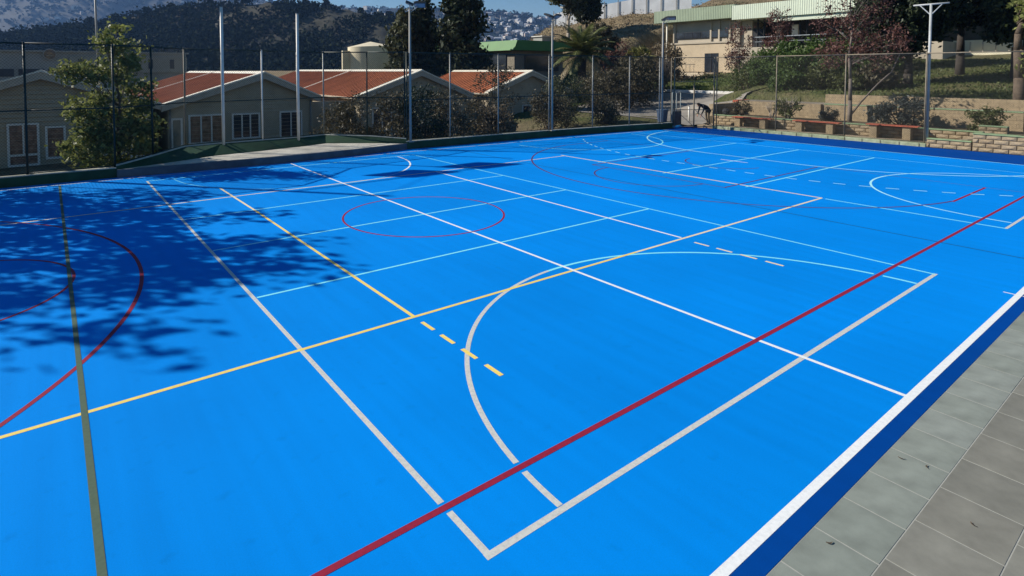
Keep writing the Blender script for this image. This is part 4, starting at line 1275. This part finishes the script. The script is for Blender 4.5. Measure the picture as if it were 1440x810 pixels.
# dark bushes behind the fence
GB_ = 'bushes behind the long fence'
bush_labels = iter(['dark dusty bush behind the fence right of the white posts', 'tangled dark bush left of the first floodlight pole', 'dense blackish bush at the foot of the first floodlight pole',
                    'brown twiggy bush between the first and second grey fence posts', 'tall dusty bush before the ribbed red roof', 'dry straw coloured bush low behind the grey fence post',
                    'dark bush at the foot of the second floodlight pole', 'olive bush right of the second floodlight pole', 'dark low bush before the grass bank', 'dark bush behind the third floodlight pole', 'rounded dark bush under the palm'])
for (x, y, hh, r, lm, n) in ((4.9, 15.0, 2.9, 1.5, L_BUSH, 44), (6.6, 12.9, 2.9, 1.3, L_BUSH, 44), (7.4, 12.2, 2.9, 1.2, L_DARK, 44), (9.3, 12.8, 2.7, 1.3, L_BUSH, 40), (13.0, 14.0, 3.9, 1.35, L_BUSH, 46), (11.2, 11.6, 1.9, .9, L_DRYB, 34),
                             (16.2, 12.8, 2.5, 1.2, L_BUSH, 36), (18.6, 13.8, 3.0, 1.4, L_EUC, 36), (20.2, 12.2, 1.5, .8, L_BUSH, 26), (25.5, 17.5, 2.8, 1.4, L_BUSH, 40), (29.5, 20.5, 2.2, 1.8, L_BUSH, 46)):
    shrub('bush', next(bush_labels), 'bush', (x, y, h(x, y)), r, r * .9, hh, lm, n, 85, .40, .062, GB_, 14, 2.6, BARK)

# evergreens behind the roofs
def conifer(name, label, base, hgt, rad, lm, tiers=16, group=None, per=70, size=.42):
    ells = []
    for k in range(tiers):
        f = k / (tiers - 1)
        rr = rad * (1 - f) ** .6 * random.uniform(.75, 1.1) + .25
        ells.append(((random.uniform(-.4, .4), random.uniform(-.4, .4), hgt * (.12 + .86 * f)), (rr, rr, hgt / tiers * .9), int(5 + 13 * rr / rad)))
    return tree(name, label, 'tree', base, ells, lm, BARKD, .28, hgt * .15, per, .7, size, group, 20)
conifer('evergreen_tree', 'large dense dark evergreen tree behind the red roofs', (24.5, 33.2, 0.0), 13.0, 2.9, L_DARK, 20, 'evergreens behind the roofs', 62, .26)
conifer('evergreen_tree', 'narrow dark evergreen tree between two broader ones', (22.4, 36.4, -.4), 9.8, 1.5, L_DARK, 14, 'evergreens behind the roofs', 56, .25)
tree('evergreen_tree', 'olive green evergreen tree beside the round tan building', 'tree', (20.6, 37.4, -.6), [((0, 0, 7.0), (1.5, 1.5, 2.6), 50), ((.3, 0, 4.0), (1.7, 1.7, 2.2), 40)], L_EUC, BARKD, .25, 2.0, 60, .5, .22, 'evergreens behind the roofs')
tree('eucalyptus_tree', 'pale trunked eucalyptus on the dry hill left of the crest fence', 'tree', (48.0, 42.5, h(48, 42.5)), [((-1.0, 0, 6.6), (2.2, 2.0, 1.6), 40), ((1.0, 0, 5.4), (1.3, 1.3, 1.8), 26)], L_EUC, BARKP, .22, 3.2, 70, .6, .22, nbr=18)
tree('evergreen_tree', 'dark round evergreen tree beside the pale trunked eucalyptus', 'tree', (51.5, 42.5, h(51.5, 42.5)), [((0, 0, 4.4), (1.9, 1.9, 2.4), 60)], L_DARK, BARKD, .2, 1.6, 80, .55, .24)
tree('evergreen_tree', 'bushy olive tree on the slope behind the palm', 'tree', (43.5, 33.0, h(43.5, 33)), [((0, 0, 2.6), (2.1, 2.0, 1.9), 60)], L_BUSH, BARKD, .16, 1.0, 70, .5, .18)

# palm
def palm(label, base, zc_, n, length, seedv, droop=1.0):
    random.seed(seedv)
    x, y, z = base
    t = thing('palm_tree', base, label, 'palm')
    b = MB().tube([(x, y, z - .2), (x, y, (z + zc_) / 2), (x, y, zc_)], [.42, .36, .40], 12)
    b.build('trunk', BARKD, t, True)
    for i in range(n):
        a = 2 * math.pi * i * .381966 + random.uniform(-.1, .1)
        el = R(85 - 105 * (i / n) + random.uniform(-8, 8))
        L = length * random.uniform(.85, 1.1)
        P = []; p = Vector((x, y, zc_ - .1)); seg = 9; e = el
        for k in range(seg + 1):
            P.append(p.copy())
            p = p + Vector((math.cos(a) * math.cos(e), math.sin(a) * math.cos(e), math.sin(e))) * (L / seg)
            e -= R(9.5 * droop) * (0.4 + k / seg)
        V, F = [], []
        side = Vector((-math.sin(a), math.cos(a), 0))
        for k in range(seg):
            for j in range(5):
                f = (j + .5) / 5
                c = P[k].lerp(P[k + 1], f); d = (P[k + 1] - P[k]).normalized(); up = side.cross(d)
                s = (k + f) / seg
                w = length * .26 * math.sin(math.pi * min(1, .12 + s * .86)) ** .7
                for sg_ in (-1, 1):
                    tip = c + side * sg_ * w * .8 + d * w * .65 + up * w * .25 * random.uniform(.3, 1.2) - Vector((0, 0, .06 * w))
                    o = len(V); q = d * .045
                    V += [c - q, c + q, tip]; F.append((o, o + 1, o + 2))
        me = bpy.data.meshes.new('frond'); me.from_pydata([tuple(v) for v in V], [], F)
        dead = i > n * .86
        fr = link('frond', me, L_STRAW if dead else L_PALM, t)
        MB().tube(P, [.03 * (1 - k / (seg + 2)) for k in range(seg + 1)], 4).build('rib', L_STRAW if dead else L_PALM, fr)
palm('stout date palm with arching fronds behind the long fence', (31.0, 24.2, h(31, 24.2)), 4.75, 54, 3.2, 3, .85)
shrub('yucca_shrub', 'spiky yellow green shrub before the dry hillside', 'shrub', (37.6, 23.4, h(37.6, 23.4)), 1.5, 1.5, 3.6, leaf('yellow_green_spikes', (.05, .06, .012), (.19, .18, .05), .25), 40, 40, .5, .12, None, 8, 6.0)
random.seed(21)
tree('red_leaved_tree', 'rust red twiggy tree between the palm and the third floodlight', 'tree', (34.9, 23.6, h(34.9, 23.6)), [((0, 0, 3.0), (1.5, 1.4, 2.0), 60), ((-.6, 0, 2.0), (1.2, 1.2, 1.0), 24)], L_REDB, BARKP, .09, .7, 26, .32, .10, nbr=46, twig=.4)
t, b = bare('bare_shrub', 'leafless grey shrub beside the gate before the beige building', 'shrub', (37.5, 20.6, h(37.5, 20.6)), 3.2, 1.6, mat('grey_twigs', (.15, .125, .105), .9, .2, 5), 60, .04)
shrub('bush', 'brown grey bush left of the beige building steps', 'bush', (44.5, 25.2, h(44.5, 25.2)), 1.7, 1.7, 3.4, L_DRYB, 40, 46, .5, .12, None, 8, 3.0)
shrub('bush', 'dark brush behind the third floodlight pole and gate', 'bush', (33.0, 19.5, h(33, 19.5)), 2.6, 2.0, 3.3, L_BUSH, 60, 60, .5, .11, None, 12, 2.5)
shrub('bush', 'dark brush under the red leaved tree', 'bush', (28.5, 17.0, h(28.5, 17.0)), 2.2, 1.8, 3.2, L_BUSH, 56, 60, .5, .11, None, 12, 2.5)

# right-hand trees
tree('plum_tree', 'bronze red leaved tree with forked grey trunk rising behind the benches', 'tree', (27.3, 1.65, .52),
     [((.6, .6, 4.6), (1.3, 1.9, 1.5), 46), ((.4, -1.0, 4.2), (1.2, 1.7, 1.4), 46), ((.4, -.2, 6.3), (1.2, 1.7, 1.3), 40), ((.6, .9, 3.6), (1.0, 1.2, .8), 18)], L_RED, BARKM, .10, 2.3, 36, .34, .075, nbr=44, lean=(.2, .1), twig=.26)
o = MB().tube([(27.35, 1.6, .95), (27.45, 1.2, 1.6), (27.55, .5, 2.55), (27.6, -.1, 3.2), (27.8, -.35, 4.1), (27.9, -.4, 5.0)], [.055, .045, .04, .034, .022, .01], 7)
pl = [x for x in bpy.data.objects if x.name.startswith('plum_tree')][0]
o.build('limb', BARKM, pl, True)
for (x, y, lab) in ((38.0, 13.7, 'slim red leaved young tree before the beige wall'), (38.0, 10.7, 'slim red leaved young tree beside the white pole')):
    tree('young_tree', lab, 'tree', (x, y, h(x, y)), [((0, 0, 4.4), (.9, .95, 1.6), 36), ((0, 0, 3.0), (1.0, 1.1, .8), 22)], L_RED, BARKM, .06, 1.6, 28, .32, .08, 'young red leaved trees', 34, twig=.35)
tree('shrub_tree', 'whitish dry leaved shrub before the beige building corner', 'shrub', (42, 15.6, h(42, 15.6)), [((0, 0, 2.0), (1.4, 1.4, 1.2), 34)], leaf('bleached_leaves', (.22, .17, .11), (.5, .4, .28), .25), BARKP, .07, .5, 22, .35, .10, nbr=30)
tree('evergreen_tree', 'huge blackish evergreen tree behind the braced pole', 'tree', (35.2, 1.5, h(35.2, 1.5)), [((0, .5, 4.6), (2.0, 2.1, 2.6), 96), ((.3, -1.2, 5.0), (1.9, 1.5, 2.2), 64), ((0, .6, 2.4), (1.4, 1.4, .8), 26)], L_DARK, BARKD, .24, 1.3, 90, .5, .15, nbr=18)
tree('evergreen_tree', 'dark high crowned tree over the cream house wall', 'tree', (40.0, .2, h(40, .2)), [((0, 0, 5.2), (2.0, 2.2, 2.1), 84)], L_DARK, BARKD, .22, 2.6, 90, .5, .16, nbr=16)
tree('evergreen_tree', 'dark evergreen tree filling the gap above the shaded lawn', 'tree', (43.5, 5.8, h(43.5, 5.8)), [((0, 0, 3.6), (2.2, 2.2, 2.8), 80)], L_DARK, BARKD, .26, 1.2, 100, .6, .2, nbr=14)
tree('pine_tree', 'dark green conifer at the edge of the shaded lawn', 'tree', (38.5, -2.7, h(38.5, -2.7)), [((0, 0, 4.6), (1.5, 1.5, 2.9), 80)], L_EUC, BARKD, .2, 1.6, 100, .5, .16)
tree('pine_tree', 'tall tree with grey leaning trunk beside the round green shrub', 'tree', (29.6, -4.55, 1.6), [((.3, -.9, 4.6), (1.2, 1.2, 1.5), 40), ((-.5, -1.0, 1.9), (.6, .6, .6), 14)], L_BROAD, BARK, .2, 2.6, 60, .4, .12, lean=(.1, .25))
# bank shrubs
sh = iter(['leafy green bank shrub below the beige building corner', 'leafy green bank shrub left of the white pole', 'leafy green bank shrub right of the white pole', 'leafy green bank shrub behind the yucca bed', 'tall green bank shrub below the terrace railing',
           'green bank shrub below the lattice column', 'green bank shrub beside the plum trunk', 'low green bank shrub above the upper path', 'green bank shrub under the terrace slab', 'broad green bank shrub between the young red trees', 'green bank shrub above the white kerb', 'green shrub left of the shaded lawn'])
for (x, y, r, hh) in ((40.5, 13.6, 1.9, 2.3), (37.0, 10.4, 1.6, 2.4), (36.2, 8.2, 1.8, 2.6), (34.2, 7.4, 1.5, 2.0), (44, 10.6, 2.3, 2.3), (44.5, 7.6, 2.2, 2.3), (38, 5.8, 1.9, 2.3), (34.4, 4.9, 1.4, 1.6), (47.5, 14.0, 2.2, 2.0), (41.5, 11.4, 2.0, 2.4), (38.8, 12.8, 1.5, 1.9), (41, 5.4, 1.6, 1.8)):
    shrub('bank_shrub', next(sh), 'shrub', (x, y, h(x, y)), r, r, hh, L_GREEN, 52, 52, .48, .12, 'green shrubs on the bank', 8, 2.0)
shrub('bank_shrub', 'leafless brown shrub on the lawn left of the braced pole', 'shrub', (33.2, 2.5, h(33.2, 2.5)), 1.0, 1.1, 1.2, L_BUSH, 36, 40, .4, .11, None, 10, 2.6)
shrub('bed_shrub', 'dark grey green mounded shrub behind the third bench', 'shrub', (26.6, -.85, .53), .75, 1.35, 1.25, L_GREY, 60, 70, .24, .055, None, 8, 2.4)
shrub('bed_shrub', 'rounded olive green shrub before the tan retaining wall', 'shrub', (26.7, -4.0, .53), .6, .75, .95, L_ROUND, 40, 70, .17, .05, None, 8, 1.8)
shrub('bed_shrub', 'small dark grey shrub behind the middle bench', 'shrub', (27.0, 2.55, .53), .4, .5, .65, L_GREY, 26, 60, .14, .045, None, 6, 2.4)
shrub('bed_shrub', 'thin brown shrub behind the bench nearest the gate', 'shrub', (26.6, 7.2, .53), .6, .6, 1.0, L_BUSH, 20, 26, .2, .06, None, 12, 2.4)
bare('bare_shrub', 'bare forked shrub in the bed between two benches', 'shrub', (26.9, 5.6, .5), 1.0, .75, BARKP, 14, .025)
t, b = bare('yucca_shrub', 'spiky grey yucca with dry blades behind the middle bench', 'shrub', (26.6, 4.5, .5), 1.35, .75, BARKP, 20, .03)
cl = clumps_in([((26.6, 4.5, 1.2), (.6, .6, .5), 16)])
link('blades', crown_mesh('blades', cl, 14, .2, .07, aspect=7), L_ROUND, t)

for k, (x, y, r, hh) in enumerate(((31.6, 7.0, .9, 1.1), (32.4, 5.2, 1.0, 1.3), (33.4, 9.4, 1.1, 1.6), (32.0, 3.6, .8, .9), (36.0, 6.0, 1.3, 1.7), (39.0, 8.4, 1.6, 2.2), (41.6, 8.6, 1.8, 2.3), (47.0, 10.5, 2.0, 2.2), (47.5, 7.0, 2.0, 2.2), (35.4, 11.6, 1.2, 1.7))):
    shrub('low_shrub', 'olive leafy undergrowth clump on the bank between the green shrubs', 'shrub', (x, y, h(x, y)), r, r, hh, L_ROUND if k % 2 else L_GREEN, 34, 56, .36, .09, 'undergrowth clumps on the bank', 8, 2.0)

# grass tufts on the bank (nobody could count these)
N = 14000
gx = rng.uniform(30, 50, N); gy = rng.uniform(-6, 24, N)
ok_ = ~((gy > 8.0) & (gx < 38.4)); gx, gy = gx[ok_], gy[ok_]
gz = H(gx, gy)
V = []
C = np.stack([gx, gy, gz + .05], -1)
o = link('grass', np_mesh('grass', leaf_quads(C, .08, -1.0, 2.4), 4), leaf('bank_grass', (.05, .075, .018), (.13, .15, .05), .3))
tag(o, 'short green grass on the bank and lawn behind the benches', 'grass', kind='stuff')
N = 5000
a1 = rng.uniform(2, 33, N); a2 = rng.uniform(-18, 22, N)
gx = 40 + a1 * .87 - a2 * .5; gy = 26 + a1 * .5 + a2 * .87
k_ = (gx > 40) & ~((gx > 49.5) & (gy < 33) & (gx < 68))
C = np.stack([gx, gy, H(gx, gy) + .12], -1)[k_]
o = link('dry_scrub', np_mesh('dry_scrub', leaf_quads(np.repeat(C, 3, 0) + rng.normal(size=(len(C) * 3, 3)) * .22, .15, 0, 1.6), 4), leaf('dry_scrub_leaves', (.13, .10, .06), (.31, .25, .16), .25, scale=.15, spec=.05))
tag(o, 'dry tufts and weeds covering the brown hillside', 'scrub', kind='stuff')

# ------------------------------------------------------------------ hills
def vnoise(P, s, seed):
    r = np.random.default_rng(seed)
    out = np.zeros(len(P)); amp = 1.0
    for o in range(4):
        for k in range(3):
            a = r.uniform(0, 2 * np.pi); f = (2 ** o) / s * r.uniform(.7, 1.4); ph = r.uniform(0, 6.28)
            out += amp * np.sin((P[:, 0] * math.cos(a) + P[:, 1] * math.sin(a)) * f * 6.28 + ph) / 3
        amp *= .5
    return out
def hill(name, ridge, depth, m, seed, amp, ncol=140, nrow=50, foot=-2.0):
    ridge = np.asarray(ridge, float)
    s = np.linspace(0, len(ridge) - 1, ncol)
    rp = np.stack([np.interp(s, np.arange(len(ridge)), ridge[:, k]) for k in range(3)], -1)
    for _ in range(3):
        rp[1:-1] = (rp[:-2] + 2 * rp[1:-1] + rp[2:]) / 4
    d = np.array([-7.0, -11.0]) - rp[:, :2]; d /= np.linalg.norm(d, axis=1)[:, None]
    T = np.concatenate([np.linspace(-.9, 0, 14)[:-1], np.linspace(0, 1, nrow)])
    V = []
    for t_ in T:
        xy = rp[:, :2] + d * depth * t_
        prof = (1 - abs(t_)) ** 1.25 if t_ >= 0 else (1 - abs(t_) / 1.0)
        z = foot + (rp[:, 2] - foot) * prof
        z = z + vnoise(xy, depth * .55, seed) * amp * min(1, abs(t_) * 4) * prof
        z = z + vnoise(xy, depth * .1, seed + 5) * amp * .22 * prof
        V.append(np.stack([xy[:, 0], xy[:, 1], z], -1))
    V = np.concatenate(V)
    i = np.arange(len(V)).reshape(len(T), ncol)
    F = np.stack([i[:-1, :-1], i[:-1, 1:], i[1:, 1:], i[1:, :-1]], -1).reshape(-1, 4)
    me = bpy.data.meshes.new(name); me.from_pydata(V.tolist(), [], F.tolist())
    me.polygons.foreach_set('use_smooth', [True] * len(me.polygons))
    o = link(name, me, m); tag(o, kind='structure')
    return V.reshape(len(T), ncol, 3)
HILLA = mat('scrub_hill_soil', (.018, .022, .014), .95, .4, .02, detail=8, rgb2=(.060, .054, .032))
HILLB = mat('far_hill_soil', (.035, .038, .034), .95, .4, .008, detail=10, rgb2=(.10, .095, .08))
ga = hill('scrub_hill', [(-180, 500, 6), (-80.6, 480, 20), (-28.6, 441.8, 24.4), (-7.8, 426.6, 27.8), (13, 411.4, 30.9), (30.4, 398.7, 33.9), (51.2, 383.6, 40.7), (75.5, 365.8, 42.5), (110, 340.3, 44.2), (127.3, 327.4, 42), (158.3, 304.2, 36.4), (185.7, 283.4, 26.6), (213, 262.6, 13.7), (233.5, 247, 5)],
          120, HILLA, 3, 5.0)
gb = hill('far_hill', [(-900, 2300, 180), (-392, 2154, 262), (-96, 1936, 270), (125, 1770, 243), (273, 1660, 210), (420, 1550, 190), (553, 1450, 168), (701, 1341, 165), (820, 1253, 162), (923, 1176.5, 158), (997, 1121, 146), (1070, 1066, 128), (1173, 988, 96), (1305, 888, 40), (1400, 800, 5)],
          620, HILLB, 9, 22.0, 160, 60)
# scrub cover on the near hill
nt = 13
rows_ = ga[nt:, :, :].reshape(-1, 3)
pk = rng.choice(len(rows_), size=26000)
Cn = rows_[pk] + rng.normal(size=(len(pk), 3)) * np.array([2.4, 2.4, .2])
open_ = vnoise(Cn[:, :2] + 50, 42, 77) + vnoise(Cn[:, :2], 14, 78) * .5 + np.clip((Cn[:, 0] - 60) / 90, -.6, .9)      # bare patches, more of them eastwards
Cn = Cn[open_ < rng.uniform(.35, 1.3, len(Cn))][:17000]
hs = rng.uniform(.35, 1.0, len(Cn)) ** 2 * 1.5 + .35
Cn_ = np.repeat(Cn, 7, 0); hs_ = np.repeat(hs, 7)[:, None]
Cn = Cn_ + rng.normal(size=Cn_.shape) * np.array([.8, .8, .75]) * hs_ + np.array([0, 0, .8]) * hs_
o = link('hill_scrub', np_mesh('hill_scrub', leaf_quads(Cn, 1.25, 0, 1.2), 4), L_SCRUB)
tag(o, 'dark scrub and trees covering the near hill', 'scrub', kind='stuff')
rows_ = gb[nt:nt + 45, :, :].reshape(-1, 3)
pk = rng.choice(len(rows_), size=4200)
Cn = np.repeat(rows_[pk] + rng.normal(size=(len(pk), 3)) * np.array([8, 8, 0.]), 7, 0) + rng.normal(size=(len(pk) * 7, 3)) * np.array([4, 4, 2.]) + np.array([0, 0, 2.])
o = link('far_trees', np_mesh('far_trees', leaf_quads(Cn, 6, 0, 1.2), 4), L_SCRUB)
tag(o, 'dark far woodland scattered over the hazy hillside', 'woodland', kind='stuff')
# lone trees standing out along the near ridge
ridge_row = ga[nt]
for k, ci in enumerate((44, 52, 60, 66, 74, 80, 86, 92, 97, 103, 108)):
    p = ridge_row[ci]
    hh = random.uniform(3.0, 6.0)
    tree('ridge_tree', 'small dark tree standing out on the crest of the near hill', 'tree', (p[0], p[1], p[2] - .6), [((0, 0, hh * .62), (hh * .42, hh * .42, hh * .4), 16)], L_SCRUB, BARKD, .2, hh * .3, 26, 1.0, .8, 'trees on the near hill crest', 4)
# pale houses on the far hillside
HW = [mat('far_house_%d' % i, c, .8, .1, .2) for i, c in enumerate([(.72, .70, .66), (.60, .56, .50), (.52, .50, .50), (.45, .36, .30)])]
HR = [mat('far_roof_%d' % i, c, .8, .1, .2) for i, c in enumerate([(.42, .42, .44), (.30, .14, .09), (.68, .68, .68)])]
def house_mesh(w, d, hh, pitched, mw, mr):
    b = MB().box(-w / 2, w / 2, -d / 2, d / 2, -3, hh)
    nf = len(b.f)
    if pitched: b.prism([(-w / 2 - .4, hh), (w / 2 + .4, hh), (0, hh + w * .28)], 'y', -d / 2 - .4, d / 2 + .4)
    else: b.box(-w / 2 - .3, w / 2 + .3, -d / 2 - .3, d / 2 + .3, hh + .01, hh + .5)
    me = b.mesh('far_house'); me.materials.append(mw); me.materials.append(mr)
    for i, p in enumerate(me.polygons): p.material_index = 0 if i < nf else 1
    return me
HM = [house_mesh(random.uniform(7, 13), random.uniform(8, 18), random.uniform(3.5, 7), k % 3 == 0, HW[k % 4], HR[k % 3]) for k in range(12)]
cnt = 0
while cnt < 260:
    ci = random.randrange(24, 132) if cnt % 3 else random.randrange(100, 130); ri = random.randrange(nt + 2, nt + 34)
    p = gb[ri, ci]
    if random.random() < .25: continue
    o = link('far_house', HM[cnt % 12], None)
    o.location = (p[0] + random.uniform(-9, 9), p[1] + random.uniform(-9, 9), p[2] + .5)
    o.rotation_euler.z = random.uniform(0, 3.1)
    tag(o, 'small pale house on the far hazy hillside', 'house', 'houses on the far hillside')
    cnt += 1

# ------------------------------------------------------------------ haze
b = MB().box(-2600, 2600, -2600, 3000, -3.4, 320)
m = bpy.data.materials.new('haze_air'); m.use_nodes = True
n, l = m.node_tree.nodes, m.node_tree.links
n.remove(n['Principled BSDF'])
pv = n.new('ShaderNodeVolumePrincipled')
pv.inputs['Color'].default_value = (.26, .50, 1.0, 1)
pv.inputs['Density'].default_value = 0.00017
pv.inputs['Anisotropy'].default_value = 0.2
l.new(pv.outputs[0], n['Material Output'].inputs['Volume'])
tag(b.build('haze', m), kind='stuff')
